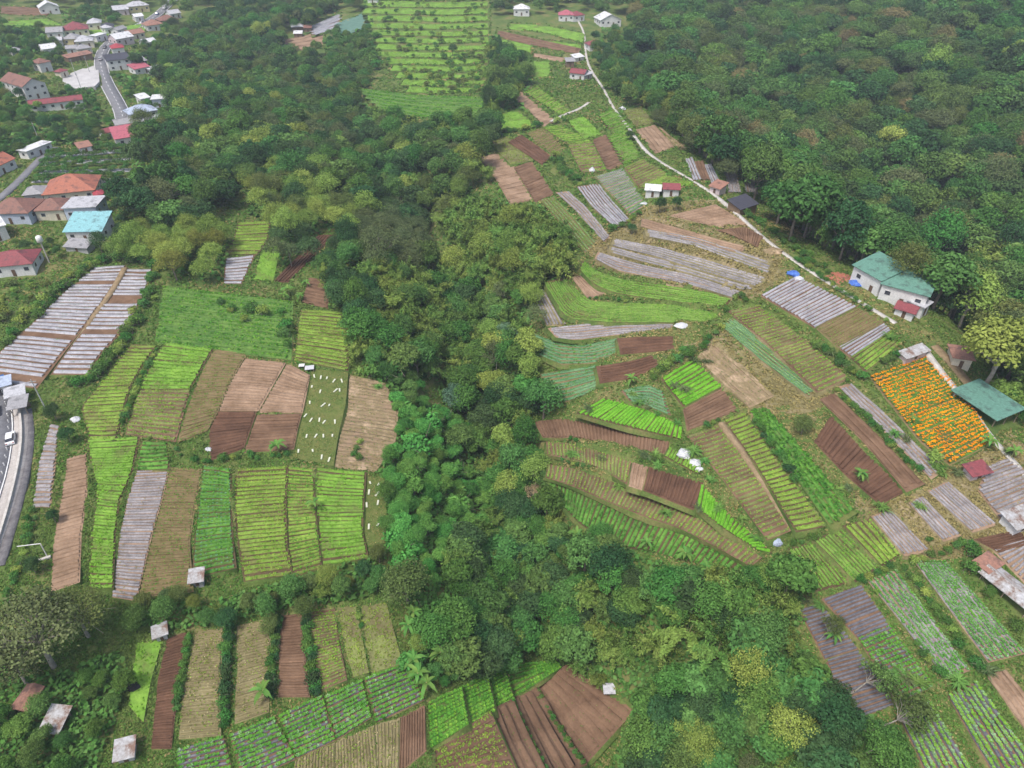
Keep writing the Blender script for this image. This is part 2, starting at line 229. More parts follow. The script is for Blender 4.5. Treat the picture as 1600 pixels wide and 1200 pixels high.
# ------------------------------------------------------------------ crop plots: kind | row direction (a along, x across) | side A | side B | row pitch px | label
PLOTS = """
silver|x|150,419 110,450 60,500 0,553 -45,590|193,416 170,455 140,495 105,540 56,604|7.6|wide plot of silver plastic mulch beds below the red-roofed house with the water tank
silver|x|197,422 180,455 147,500 112,545 85,583|235,422 222,462 205,495 172,535 148,560 138,583|7.2|narrow silver mulch plot across an earth path from the wide silver plot
yrow|x|207,540 160,600 130,635 143,685|241,541 220,570 200,605 187,650 178,685|6.5|yellow-green row plot tapering beside the hedge below the silver mulch plots
bright|x|262,536 240,565 222,607|330,546 312,575 295,607|6|lime green plot with a rounded top corner beside bare brown plots
sparse|x|221,610 212,637 200,677|294,610 285,640 272,688|6.5|half-bare row plot directly below the lime green rounded plot
olive|x|335,546 315,590 300,625 280,690|383,552 354,602 338,642 322,672|6.5|olive brown row plot between lime green plot and bare brown plots
soill|x|384,562 360,600 340,640|443,568 420,608 402,640|5.5|light brown bare plot with a dark furrow down each side
soild|x|336,644 330,680 333,716|398,644 388,672 378,700|5.5|dark red-brown bare plot with a lone small shrub at its corner
soill|x|450,570 425,610 406,643|482,587 476,615 470,643|5.5|light brown bare plot next to a white tarpaulin
soilm|x|404,649 392,680 385,705|468,648 462,670 456,700|5.5|medium brown bare plot above the yellow-green striped plot
strips|x|490,578 480,625 468,670 460,715|541,583 537,630 525,680 518,725|9|grassy plot dotted with many short white strips beside bare brown plots
dry|x|544,586 541,630 529,680 522,728|600,600 620,640 615,690 585,735|6|dry pale brown plot with small bushes at the ravine edge
grey|x|82,665 66,720 57,790|90,667 84,720 76,790|6.5|thin strip of grey plastic beds beside the roadside wall
soill|x|109,717 100,775 88,850 85,920|131,712 134,760 123,836 120,908|6.5|light brown slanting ridges in a strip beside the road bank
bright|x|138,690 147,735 157,768 148,830 145,915|215,685 205,735 184,780 177,830 173,915|5|long lime green plot narrowing like a funnel beside a grey mulch strip
greend|x|225,692 217,733|258,692 261,731|6|small deep green patch on top of the grey mulch strip
grey|x|217,737 203,780 192,830 180,930|260,735 250,780 235,830 210,935|5|long grey plastic mulch strip beside the funnel-shaped lime plot
olive|x|267,733 252,790 240,840 218,930|312,735 300,800 292,850 298,922|5.5|olive planted plot between grey mulch strip and blue-green plot
lush|x|322,730 316,780 310,830 304,900|358,735 358,790 360,840 365,885|6|blue-green leafy plot above the small pale shed
yrow|x|372,735 370,790 374,840 385,905|447,730 444,790 445,850 453,895|6.5|broad yellow-green striped plot with dark furrows
mixg|x|453,732 451,790 453,850 461,898|487,735 489,790 494,840 499,885|5.5|narrow patchy green plot between two bright green plots
bright|x|496,733 497,790 501,830 507,880|569,740 565,790 563,830 572,870|6|vivid lime plot nearest the ravine bushes with thin dark furrows
strips|x|575,745 568,790 568,850|598,750 600,800 600,845|9|narrow dry plot with white strips against the ravine bushes
lawn|x|216,1008 211,1060 204,1100|247,1005 232,1060 222,1120|6|bright grassy strip beside a dark bare soil strip
soild|x|265,1000 252,1060 242,1165|287,992 275,1060 263,1165|5|narrow dark red-brown bare strip between green verges
straw|x|310,990 300,1040 290,1090 285,1150|345,985 341,1040 339,1090 340,1145|5|straw-coloured planted strip next to the narrow dark bare strip
straw|x|375,980 374,1040 372,1125|419,970 418,1040 415,1110|5|wide straw-coloured strip with pale cross lines between tall hedges
soilm|x|444,965 441,1010 440,1085|467,962 471,1010 479,1085|5|narrow brown strip between two dark grass hedges
sparse|x|488,955 492,1000 505,1073|519,952 525,1000 537,1060|5|brown strip with faint seedlings beside a yellowing strip
fallow|x|530,952 541,1000 556,1052|553,950 562,1000 571,1048|6|thin yellowing grass strip below the hedgerow
fallow|x|565,950 574,1000 585,1045|600,945 612,990 624,1035|6|wider yellowing grass strip below the big round tree
cabbage|a|575,1062 632,1040|590,1124 657,1092|7|cabbage plot on dark plastic beside the banana plants
cabbage|a|513,1090 562,1068|528,1150 575,1120|7|cabbage plot on dark plastic two plots from the banana plants
cabbage|a|442,1120 500,1093|465,1180 518,1155|7|cabbage plot on dark plastic three plots from the banana plants
cabbage|a|365,1150 425,1125|385,1215 455,1185|7|cabbage plot on dark plastic below the brown strips
cabbage|a|280,1175 345,1155|290,1225 360,1215|7|cabbage plot on dark plastic at the end of its row by the sheds
straw|x|525,1162 580,1140|525,1225 585,1215|5|straw-covered plot below the middle cabbage plots
straw|x|591,1135 620,1128|593,1195 618,1205|5|small pale straw plot bordering a grass path
soilm|x|625,1125 660,1108|621,1205 662,1172|5|brown stubble plot beside the lettuce blocks
straw|x|465,1190 518,1167|465,1225 518,1225|5|straw-covered plot in the corner under the cabbage plots
lettuce|a|672,1100 718,1080|675,1165 728,1130|6|largest lettuce block with chequered green heads
lettuce|a|725,1075 760,1060|735,1130 770,1110|6|middle lettuce block between two narrow grass paths
lettuce|a|766,1055 786,1045|776,1107 800,1092|6|slim lettuce block next to the light green bush
lettuce|a|793,1042 868,1036|803,1089 872,1042|6|triangular lettuce block above the ploughed brown field
soilb|a|838,1073 916,1187|884,1043 986,1110|14|large ploughed brown field with a small hut on its edge
soilb|a|802,1095 860,1215|833,1077 912,1192|14|ploughed brown strip between two lines of young bushes
soilb|a|770,1112 815,1215|798,1098 856,1215|14|ploughed brown strip at the foot of the lettuce blocks
weedy|x|680,1174 690,1225|765,1117 810,1220|10|brown field overgrown with yellow-green weeds
dark|x|1253,955 1290,1025|1284,946 1335,1012|7|dark plastic plot partly under the leaning tree
dark|x|1290,938 1345,998|1345,917 1388,980|7|bare dark violet plastic plot at the top of its block
cabbage|x|1346,1000 1405,1090|1390,982 1452,1070|7.5|cabbage beds on dark plastic joined below the violet plastic plot
dark|x|1293,1027 1325,1122|1337,1015 1400,1096|7|violet plastic plot with orange soil gaps behind white leaning branches
cabgrey|a|1362,910 1480,1055|1400,895 1508,1045|6|long plot of green and grey stripes beside a grassy bank
cabgrey|a|1435,880 1545,1030|1475,880 1595,1018|6|long striped plot below the rusty long roof
cablight|a|1410,1120 1455,1215|1452,1100 1520,1215|9|yellow-green cabbage rows beside the wood edge
cablight|a|1487,1090 1560,1215|1525,1070 1610,1190|9|cabbage rows beside a bare tan strip
soill|a|1550,1060 1605,1140|1570,1050 1615,1105|8|bare tan strip at the end of the cabbage rows
cablight|a|1392,1172 1410,1220|1402,1162 1428,1220|9|small corner of cabbage rows against the dark wood
grey|x|1555,860 1605,912|1600,845 1630,872|7|grey plastic plot beside the rusty long roof
soild|x|1530,844 1560,860|1590,832 1610,846|6|small red-brown bare plot beside a white shed roof
marigold|x|1362,590 1400,640 1440,690 1483,724|1450,560 1495,610 1525,650 1550,690|6.5|marigold plot in full orange bloom
grey|a|1315,605 1370,660 1430,720 1455,745|1329,600 1384,650 1439,705 1468,736|6|narrow grey plastic strip between tall grass and the marigold plot
soilm|a|1285,625 1352,690 1417,765|1303,616 1368,680 1440,755|10|long bare brown strip beside a grey plastic strip
soild|x|1275,690 1320,738 1375,785|1300,652 1350,708 1412,766|9|brown plot with dark cross furrows and a green patch
dense|a|1172,640 1230,720 1300,822|1196,640 1260,715 1335,800|7|tall dense dark green crop strip below a dark round tree
yrow|x|1134,656 1190,735 1246,828|1162,645 1217,730 1287,820|8|green stripe plot beside the dense dark crop
sparse|x|1077,682 1130,745 1200,840|1120,668 1172,736 1230,828|7.5|brown-green ribbed plot under the white tarpaulins
midg|a|1237,860 1277,920|1270,850 1320,910|5|small green plot at the lower corner near the ravine trees
midg|a|1278,845 1337,905|1318,827 1374,882|5|green striped plot next to a small water tank
yrow|a|1323,823 1379,880|1362,812 1405,865|9|sparse green plot touching the grey weathered beds
grey|a|1367,808 1415,865|1390,800 1447,858|5|weathered grey bed strip closest to the green plots
grey|a|1425,787 1475,842|1440,778 1495,835|5|weathered grey bed strip in the middle of three
grey|a|1455,768 1520,828|1480,755 1552,818|5|weathered grey bed strip beside the small red hut
grey|x|1530,765 1562,806|1600,738 1612,785|7|broad weathered grey plot beside the concrete path
grey|x|1545,729 1532,760|1575,719 1600,736|6|short grey plot under the stone house yard
silver|x|1192,462 1272,510|1245,433 1335,478|6|silver striped plot next to a heap of blue rubbish
olive|x|1277,512 1310,541|1337,480 1378,503|6|olive striped plot below the white green-roofed house
silver|x|1312,543 1328,556|1379,505 1389,515|5|thin silver mulch band above a small green plot
mixg|x|1330,557 1352,578|1390,517 1405,535|6|small green plot above the hedge of the marigolds
sparse|x|1142,487 1200,535 1277,610|1185,478 1240,520 1322,590|6.5|brown-green ribbed terrace below the silver striped plot
cabpale|a|1130,509 1196,566 1263,616|1150,496 1222,546 1286,602|5|pale cabbage terrace with blue-grey leaves beside a brown ribbed one
soill|a|1052,337 1118,321|1120,354 1168,352|4|tan triangular terrace under the white path
soilm|x|1125,360 1165,356 1190,370|1150,369 1172,381 1182,386|4|small ribbed brown terrace corner against the path
soill|a|1005,343 1070,360 1125,376 1164,386|1004,353 1072,374 1125,388 1160,394|4|long tan terrace directly below the dark bushes
greyb|a|1010,360 1087,372 1150,392 1204,411|1012,368 1087,383 1150,408 1200,426|4|top weathered terrace of faded plastic
greyb|a|960,374 1025,386 1100,406 1196,436|958,382 1025,399 1100,423 1186,447|4|second weathered terrace of faded plastic
greyb|a|954,386 1000,399 1080,417 1177,449|955,393 1000,406 1080,427 1172,455|4|third weathered terrace of faded plastic, the thinnest
grey|a|936,396 1000,415 1080,432 1157,458|932,403 965,421 1030,434 1100,449 1150,464|4|lowest weathered terrace of grey plastic above a green terrace
midg|a|911,410 935,428 982,441 1054,450 1144,465|907,420 930,444 968,458 1030,466 1106,476 1134,481|4|green curved terrace below the grey plastic terraces
soill|a|897,434 920,464|915,430 960,458|5|small tan wedge with thin lines between green terraces
midg|a|853,441 872,472 886,496 959,503 1030,501 1108,505|886,436 905,462 926,473 982,475 1054,478 1125,493|5|green bent terrace around the small tan wedge
greyb|a|833,455 845,480 856,508|850,452 868,480 883,507|5|pale grey plastic strip against the bamboo
grey|a|860,514 900,509 960,504 1050,504|870,526 900,530 960,522 1050,515|4|long silver-grey terrace below the bent green terrace
cabsoil|a|838,524 868,537 911,542 964,530|836,550 878,568 925,566 971,552|5|blue-green cabbage terrace beside a dark bare patch
soild|a|968,530 1010,528 1050,527|972,552 1010,549 1050,545|5|dark bare patch ending the upper cabbage terrace
cabsoil|a|847,586 890,579 932,572|856,630 890,625 938,605|6|blue-green cabbage terrace at the ravine edge
soild|a|935,574 980,567 1020,557|940,597 985,590 1030,573|5|dark ridged patch ending the lower cabbage terrace
vivid|x|1036,592 1068,633|1082,563 1125,603|7|vivid green square plot beside a round hedge
soilm|x|1070,640 1076,670|1128,609 1150,640|5|brown ridged plot joined to the vivid green square
vivid|x|944,624 1000,638 1064,668|906,645 960,660 1020,674 1062,684|6|vivid green sliver above a long bare brown terrace
cabdark|a|975,612 1010,603 1035,612|985,625 1010,631 1045,646|5|small dark green cabbage patch beside tall grass clumps
soilm|x|838,660 880,656 960,668 1045,690|850,682 900,682 960,695 1040,713|6|long bare brown terrace below the vivid green sliver
sparse|x|856,691 900,697 950,711 990,723|858,709 900,716 950,736 984,757|6|brown terrace with green stripes ending at a tan patch
soill|x|991,726 1015,732|986,758 1006,764|6|small tan patch between striped and dark terraces
soild|x|1017,733 1096,756|1009,765 1081,793|6|dark red-brown patch on the striped terrace
bright|x|1048,702 1092,728|1042,713 1088,737|6|tiny green patch below the white tarpaulins
sparse|x|858,728 900,735 950,751 1000,771 1060,796 1120,826 1185,871|856,745 890,755 950,781 1010,806 1060,821 1110,846 1172,881|7|long ribbed terrace above the dark leafy lowest terrace
vivid|x|1097,759 1130,801 1200,861|1091,792 1130,822 1185,857|7|green wedge plot beside the stony ridge path
greend|x|859,749 935,787 1006,816 1077,840 1170,883|866,775 911,820 959,848 1030,864 1101,884 1149,904|8|lowest terrace of dark leafy cross rows above the ravine
dry|a|1092,556 1130,596 1172,634|1118,540 1160,575 1205,618|8|dry weedy tan strip beside the pale cabbage terrace
soill|x|750,246 775,275 800,318|785,238 810,272 829,312|6|brown ribbed plot at the bamboo edge of the upper slope
soilm|x|806,262 838,314|830,253 862,303|5|brown plot with strong cross ridges on the upper slope
soild|a|797,222 848,256|815,212 861,245|5|dark brown strip below a green hedge on the upper slope
fallow|x|768,222 800,255|792,214 828,250|6|olive fallow plot beside the dark brown strip
olive|x|824,208 868,243|848,200 880,232|5|pale olive plot under the hedge line
mixg|x|850,199 888,224|876,197 920,220|5|yellowish top end of a ribbed strip
sparse|x|890,226 912,268|924,222 944,265|5|ribbed brown and green strip beside a green plot
soilm|x|928,219 952,265|945,212 972,256|5|thin brown strip between two green strips
midg|x|950,212 977,256|976,204 998,246|5|bright green ribbed strip near the concrete path
midg|x|936,181 958,208|957,172 986,200|5|green plot under the path bend
lawn|x|890,189 915,215|911,183 938,211|5|pale yellow-green plot beside the path bend
soill|x|803,151 850,197|813,144 868,190|5|tan plot among greens below the tall dark trees
mixg|x|821,145 880,183|838,136 893,176|5|green striped strip under the farm compound
lawn|x|780,181 775,206|806,172 836,198|5|small green plot beside the bamboo on the upper slope
soill|a|996,203 1026,241|1022,196 1052,231|6|tan plot with dark stripes across the path
dry|x|1025,196 1053,230|1042,213 1074,236|6|dry patch at the forest edge above the silver strips
fallow|x|975,173 994,198|1000,168 1022,193|6|olive grass plot across the concrete path with a white tank
cabgrey|x|932,276 985,333|972,264 1008,319|4.5|pale green cabbage plot above the red-roofed hut
sparse|x|978,261 1000,291|1003,250 1040,272|5|striped plot between pale cabbages and the path
mixg|x|1001,293 1075,291|1041,275 1080,286|4|thin striped triangle above the red-roofed hut
silver|a|905,292 930,325 965,356|935,288 955,315 982,345|4.5|silver mulch plot on the upper slope with a grassy bank either side
grey|a|872,301 900,326 945,376|887,300 914,325 952,371|4.5|narrow dark silver strip beside white-flecked cabbages
cabwhite|a|848,313 880,351 915,393|865,309 900,346 930,381|5|white-flecked cabbage plot at the bamboo edge
silver|a|1072,249 1086,281|1080,247 1094,281|4|thin silver strip starting the row beside the path
soilm|a|1086,253 1098,281|1097,252 1107,281|5|small brown strip among thin silver strips
silver|a|1103,258 1115,291|1110,257 1126,291|4|thin silver strip next to the small brown strip
grey|a|1133,271 1140,301|1148,268 1156,301|4|dark plastic strip at the forest edge
grey|a|1162,277 1167,303|1174,276 1182,304|4|outermost plastic strip against the forest
soilm|a|780,48 840,62 905,76|778,57 840,72 900,83|4|brown ribbon terrace below the hilltop houses
lawn|a|800,38 850,40 910,53|798,45 850,50 908,65|5|green ribbon terrace next to the hilltop houses
lawn|a|830,66 905,78|832,62 904,70|4|thin green band beside the brown ribbon terrace
lawn|x|832,96 833,122|856,97 856,120|6|square green plot below the hilltop terraces
soill|a|834,84 880,91|836,89 876,96|4|thin tan band among the hilltop terraces
fallow|x|884,84 880,94|906,84 904,98|5|olive grass patch beside the white tent-like shelter
lawn|a|784,62 828,70|782,78 826,88|5|green terrace next to the tall dark trees below the hilltop
yrow|x|375,348 368,375 352,398|420,345 415,375 400,397|6|green ribbed clearing below the feathery trees
silver|x|355,405 353,442|395,400 375,442|5|small silvery ribbed patch in the clearing
lawn|x|415,382 400,435|436,380 424,438|6|bright green strip in the wooded clearing
soild|a|500,368 430,440|520,368 448,440|5|brown furrowed strip under sparse trees
soilm|x|485,435 475,472|512,440 510,480|5|brown ribbed patch beside the yellow-green tree
yrow|x|472,485 462,562|545,490 541,577|5.5|yellow-green ribbed plot with bushes along its side
tall|x|255,448 245,535|455,472 452,560|7|wide lush green plot of leafy weeds and young crops
silver|a|487,42 530,22|490,54 530,42|5|silver greenhouse beds above the brown far plot
net|x|533,38 530,54|590,12 584,40|8|teal net-covered plot on the far slope
soill|x|448,62 448,80|505,48 500,74|6|tan bare plot below the far sheds
tall|a|560,138 640,148 760,152|600,172 680,188 750,190|7|smooth green slope below the grassy terraces
lawn|a|100,52 225,38|100,62 222,48|6|flat green meadow behind the village roofs
lawn|a|10,34 70,30|10,42 90,38|6|far green meadow beside the white hall
soilm|a|5,10 85,14|5,22 70,24|6|far brown field above the white hall
orchard|a|75,238 210,226|45,290 205,292|14|orchard plot of round dark bushes on pale mulch
"""
TERR = []   # the grassy hill terraces beyond the wood
for k in range(13):
    y = 144-k*11.2; xl = 640-k*8 if k < 5 else 596-(k-5)*4; xl = max(xl, 560); w = 9.2
    TERR.append("terrace|a|%d,%.1f 700,%.1f 765,%.1f|%d,%.1f 700,%.1f 764,%.1f|6|%s" % (xl, y-w, y-w+3, y-w+1, xl-6, y, y+2, y,
        "grassy hillside terrace step in the stack facing the valley"))
# kind: soil material, bed material, plants [(material, step m, size m, form)], bed height, bed width share
PT = {
 'silver': ('soil', 'plastic_silver', [('crop_lush', 2.4, .22, 'tuft')], .26, .66), 'grey': ('soil_light', 'plastic_grey', [('grass_dry', 1.6, .28, 'tuft')], .24, .66),
 'greyb': ('soil_straw', 'plastic_grey', [('grass_dry', .9, .3, 'tuft')], .22, .6), 'dark': ('soil', 'plastic_dark', [], .26, .68),
 'yrow': ('soil_furrow', 'bed_yellow', [('crop_yellow', .42, .34, 'tuft'), ('crop_bright', .6, .34, 'tuft')], .2, .7),
 'bright': ('soil_furrow', 'bed_bright', [('crop_bright', .3, .42, 'tuft')], .24, .8), 'vivid': ('soil_furrow', 'bed_vivid', [('crop_vivid', .3, .42, 'tuft')], .24, .8),
 'midg': ('soil_furrow', 'bed_mid', [('crop_bright', .5, .34, 'tuft'), ('crop_lush', .7, .34, 'tuft')], .22, .78),
 'greend': ('soil_furrow', 'bed_lush', [('crop_dark', .28, .5, 'tuft')], .28, .7), 'lush': ('soil_furrow', 'bed_lush', [('crop_lush', .26, .42, 'tuft'), ('crop_teal', .8, .4, 'ros')], .22, .78),
 'mixg': ('soil_furrow', 'bed_yellow', [('crop_lush', .4, .36, 'tuft'), ('crop_bright', .55, .32, 'tuft')], .2, .7),
 'sparse': ('soil', 'bed_sparse', [('crop_yellow', .45, .36, 'tuft'), ('crop_bright', .6, .34, 'tuft')], .22, .62), 'olive': ('soil_olive', 'soil_olive', [('crop_olive', .45, .32, 'tuft'), ('crop_lush', .9, .26, 'tuft')], .2, .66),
 'soill': ('soil_light', 'soil_light', [], .2, .74), 'soilm': ('soil', 'soil', [], .22, .74), 'soild': ('soil_dark', 'soil_dark', [], .22, .74),
 'soilb': ('soil', 'soil', [('grass_mid', 1.8, .22, 'tuft')], .12, .9), 'dry': ('soil_dry', 'soil_dry', [('grass_dry', 1.2, .3, 'tuft'), ('grass_mid', 2.4, .3, 'tuft')], .1, .8),
 'strips': ('soil_green', None, [('grass_mid', .5, .26, 'tuft'), ('grass_dry', .9, .24, 'tuft')], .1, .8), 'lawn': ('bed_bright', None, [('crop_bright', .32, .36, 'tuft')], .1, .8),
 'straw': ('soil_straw', 'soil_straw', [('straw', 1.0, .28, 'flat'), ('crop_olive', .5, .3, 'tuft'), ('crop_yellow', .9, .26, 'tuft')], .18, .7), 'fallow': ('bed_sparse', None, [('crop_olive', .35, .34, 'tuft'), ('crop_yellow', .5, .3, 'tuft')], .1, .8),
 'cabbage': ('soil', 'plastic_dark', [('crop_lush', .5, .58, 'ros'), ('crop_cabbage', 1.0, .5, 'ros')], .24, .6), 'cablight': ('soil', 'plastic_dark', [('crop_cabbage', .5, .58, 'ros'), ('crop_bright', .5, .62, 'ros')], .24, .64), 'cabgrey': ('soil_light', 'plastic_grey', [('crop_cabbage', .55, .52, 'ros'), ('crop_lush', .5, .54, 'ros')], .22, .66),
 'cabsoil': ('soil_olive', 'bed_teal', [('crop_teal', .36, .48, 'ros'), ('crop_lush', .8, .4, 'tuft')], .2, .72), 'cabdark': ('soil', 'bed_teal', [('crop_teal', .6, .4, 'ros'), ('crop_dark', .5, .4, 'tuft')], .2, .7),
 'cabwhite': ('soil_olive', 'soil_green', [('crop_cabbage', .45, .45, 'ros'), ('straw', .9, .4, 'flat'), ('crop_bright', .6, .36, 'tuft')], .2, .7),
 'lettuce': ('soil_green', 'bed_lush', [('crop_lush', .55, .62, 'ros'), ('crop_bright', .8, .5, 'ros')], .18, .7), 'weedy': ('soil', 'soil', [('crop_yellow', .5, .4, 'tuft'), ('crop_olive', .7, .4, 'tuft')], .14, .9),
 'cabpale': ('soil_olive', 'bed_teal', [('crop_cabbage', .42, .46, 'ros'), ('crop_bright', .6, .4, 'ros')], .2, .74),
 'marigold': ('soil_olive', 'bed_lush', [('crop_dark', .8, .4, 'tuft'), ('marigold', .15, .34, 'top')], .34, .66), 'dense': ('soil_green', 'bed_lush', [('crop_dark', .3, .75, 'tuft'), ('crop_lush', .6, .7, 'tuft')], .3, .8),
 'terrace': ('bed_bright', None, [('crop_bright', .5, .42, 'tuft'), ('crop_yellow', 1.0, .4, 'tuft')], .2, .8), 'net': ('net', 'net', [], .5, .95),
 'tall': ('bed_weedy', 'bed_weedy', [('crop_lush', .55, .6, 'tuft'), ('crop_bright', 1.1, .5, 'tuft')], .2, .7), 'orchard': ('soil_green', 'plastic_silver', [('grass_mid', .8, .4, 'tuft')], .15, .4),
}
CATS = {'marigold': 'flower plot', 'lawn': 'meadow', 'terrace': 'terrace', 'orchard': 'orchard'}

def leaves_np(C, N, size, asp=.55, fold=.25, rng=RNG):
    """one folded diamond leaf per centre; N is the leaf's facing"""
    n = len(C); N = N/(np.linalg.norm(N, axis=1, keepdims=True)+1e-9)
    r = rng.normal(size=(n, 3)); u = np.cross(N, r); u /= np.linalg.norm(u, axis=1, keepdims=True)+1e-9; v = np.cross(N, u)
    s = (size*rng.uniform(.65, 1.35, n) if np.isscalar(size) else size)[:, None]
    V = np.stack([C-u*s*.5, C+v*s*.5*asp+N*s*fold*.5, C+u*s*.5, C-v*s*.5*asp+N*s*fold*.5], 1).reshape(-1, 3)
    return V, np.arange(4*n).reshape(n, 4)
def resample(w, n):
    d = np.r_[0, np.cumsum(np.linalg.norm(np.diff(w, axis=0), axis=1))]; t = np.linspace(0, d[-1], n)
    return np.stack([np.interp(t, d, w[:, k]) for k in range(3)], 1)
class Plot: pass
plots = []
rows_txt = [l for l in (PLOTS.strip().split('\n') + TERR) if l.strip()]
allp = [l.split('|') for l in rows_txt]
_px = [np.vstack([P(r[2]), P(r[3])]) for r in allp]
_w = unproj(np.vstack(_px)); _i = 0
for r, px in zip(allp, _px):
    p = Plot(); p.kind, p.dir, p.sp, p.label = r[0], r[1], float(r[4]), r[5]
    w = _w[_i:_i+len(px)]; _i += len(px)
    c = w.mean(0); G = np.c_[w[:, :2]-c[:2], np.ones(len(w))]
    co = np.linalg.lstsq(G.T @ G + np.diag([4.0, 4.0, 0]), G.T @ w[:, 2], rcond=None)[0]
    damp = .62 if p.kind != 'terrace' else .3
    gx, gy = co[0]*damp, co[1]*damp; z0 = co[2]; p.pl = (c[0], c[1], z0, gx, gy)
    d = rays(px)          # meet the flattened terrace plane along the same sight lines
    den = d[:, 2]-gx*d[:, 0]-gy*d[:, 1]; t = (z0 - CAMH + gx*(0-c[0]) + gy*(0-c[1]))/den
    w = CAM + d*t[:, None]; na = len(P(r[2])); nn = 14 if max(na, len(px)-na) > 2 else 2
    p.A = resample(w[:na], nn); p.B = resample(w[na:], nn)
    if p.kind not in ('terrace', 'orchard', 'net'):      # plots meet their neighbours almost edge to edge
        u_ = p.A-p.B; u_ /= np.linalg.norm(u_, axis=1, keepdims=True)+1e-9; g_ = .5*max(1, np.linalg.norm(w.mean(0)-CAM)/170); p.A = p.A+u_*g_; p.B = p.B-u_*g_
        for E in (p.A, p.B):
            a_, b_ = E[0]-E[1], E[-1]-E[-2]; E[0] += a_/(np.linalg.norm(a_)+1e-9)*g_; E[-1] += b_/(np.linalg.norm(b_)+1e-9)*g_
    p.pxA = px[:na]; p.pxB = px[na:]
    p.poly = np.vstack([p.A, p.B[::-1]])[:, :2]; plots.append(p)
def plot_z(p, xy): cx, cy_, z0, gx, gy = p.pl; return z0 + gx*(xy[:, 0]-cx) + gy*(xy[:, 1]-cy_)
def PST(p, s, t):
    """point on the plot; s along the sides, t from side A to side B"""
    n = len(p.A); f = np.clip(s, 0, 1)*(n-1); i = np.minimum(f.astype(int), n-2); k = (f-i)[:, None]
    a = p.A[i]*(1-k)+p.A[i+1]*k; b = p.B[i]*(1-k)+p.B[i+1]*k; t = np.asarray(t, float)[:, None]
    return a*(1-t)+b*t

# ------------------------------------------------------------------ roads and paths (centre line in picture points -> ground)
mat('asphalt', (.15,.15,.16), (.20,.20,.21), .4, bump=.3); mat('concrete', (.40,.375,.335), (.52,.49,.45), .5, bump=.3); mat('paving', (.40,.385,.375), (.50,.485,.475), .15, bump=.2)
mat('stone', (.11,.105,.11), (.19,.18,.18), .8, bump=.8); mat('line_white', (.75,.75,.73), (.6,.6,.58), 1.2); mat('white', (.74,.73,.71), (.62,.61,.58), .5, rough=.6)
mat('gravel', (.33,.30,.275), (.44,.41,.38), .4, bump=.4)
mat('earth_path', (.20,.145,.08), (.30,.22,.13), .5, bump=.6)
def spline(px, n, lift=0):
    w = unproj(px, lift); w = resample(w, max(8, n//3)); k = w.copy()
    for _ in range(3): k[1:-1] = (k[:-2]+2*k[1:-1]+k[2:])/4
    return resample(k, n)
ROADS = []
def ribbon(w, width, off=0.0, dz=0.0):
    t = np.gradient(w[:, :2], axis=0); t /= np.linalg.norm(t, axis=1, keepdims=True); nrm = np.c_[t[:, 1], -t[:, 0]]
    L = np.c_[w[:, :2]+nrm*(off-width/2), w[:, 2]+dz]; R = np.c_[w[:, :2]+nrm*(off+width/2), w[:, 2]+dz]
    n = len(w); return np.vstack([L, R]), np.array([(i, n+i, n+i+1, i+1) for i in range(n-1)])
def road(name, px, width, m, n=60, dz=.06, skirt=1.0, kind='structure', label=None, cat=None):
    w = spline(P(px), n); ROADS.append((w, width))
    V, F = ribbon(w, width, 0, dz); k = len(w); Vd = V.copy(); Vd[:, 2] -= skirt
    S = [(i, i+1, 2*k+i+1, 2*k+i) for i in range(k-1)] + [(k+i+1, k+i, 3*k+i, 3*k+i+1) for i in range(k-1)]
    o = obj(name, mesh_np(name, np.vstack([V, Vd]), np.vstack([F, np.array(S)]), M(m)), kind=kind, label=label, cat=cat); return o, w
def dashes(parent, w, width, off, dz, ln, gap, name='lane_dash'):
    d = np.r_[0, np.cumsum(np.linalg.norm(np.diff(w, axis=0), axis=1))]; s = 0
    while s+ln < d[-1]:
        t = np.linspace(s, s+ln, 3); q = np.stack([np.interp(t, d, w[:, k]) for k in range(3)], 1)
        V, F = ribbon(q, width, off, dz); obj(name, mesh_np(name, V, F, M('line_white')), parent); s += ln+gap
VR = "300,-30 268,2 250,20 232,33 205,45 180,58 164,72 155,88 158,110 166,130 178,150 190,172 196,190 190,206"
r1, w1 = road('asphalt_road', VR, 7.0, 'asphalt', 110)
for off in (-3.2, 3.2):
    V, F = ribbon(w1, .22, off, .066); obj('edge_line', mesh_np('edge_line', V, F, M('line_white')), r1)
dashes(r1, w1, .22, 0, .066, 3, 4)
r2, w2 = road('asphalt_road', "-45,520 -22,575 -8,620 -2,660 -4,700 -16,750 -40,820 -80,900", 6.4, 'asphalt', 50)
for off in (-2.9, 2.9):
    V, F = ribbon(w2, .2, off, .066); obj('edge_line', mesh_np('edge_line', V, F, M('line_white')), r2)
dashes(r2, w2, .2, 0, .066, 3, 4)
r3, w3 = road('road_shoulder', "10,585 25,620 32,655 31,695 21,745 4,805 -18,860", 3.4, 'gravel', 40, .05)
r4, w4 = road('stone_verge', "42,640 47,665 46,700 36,755 19,820 -2,885", 1.9, 'stone', 40, .045)
r4['kind'] = 'structure'
r5, w5 = road('village_lane', "-20,326 0,309 28,285 52,259 68,243 85,230", 3.2, 'asphalt', 40)
r6, w6 = road('concrete_path', "903,32 914,50 914,75 918,100 930,120 945,140 955,165 970,185 988,205 1003,232 1015,245 1050,265 1105,291 1150,330 1200,382 1240,408 1290,440 1345,472 1400,505", 1.2, 'concrete', 120)
r7, w7 = road('concrete_path', "1448,548 1475,585 1520,640 1552,690 1580,715 1605,745", 1.2, 'concrete', 50)
r8, w8 = road('earth_path', "1127,660 1152,692 1181,735 1212,785 1239,829", 1.3, 'earth_path', 30)
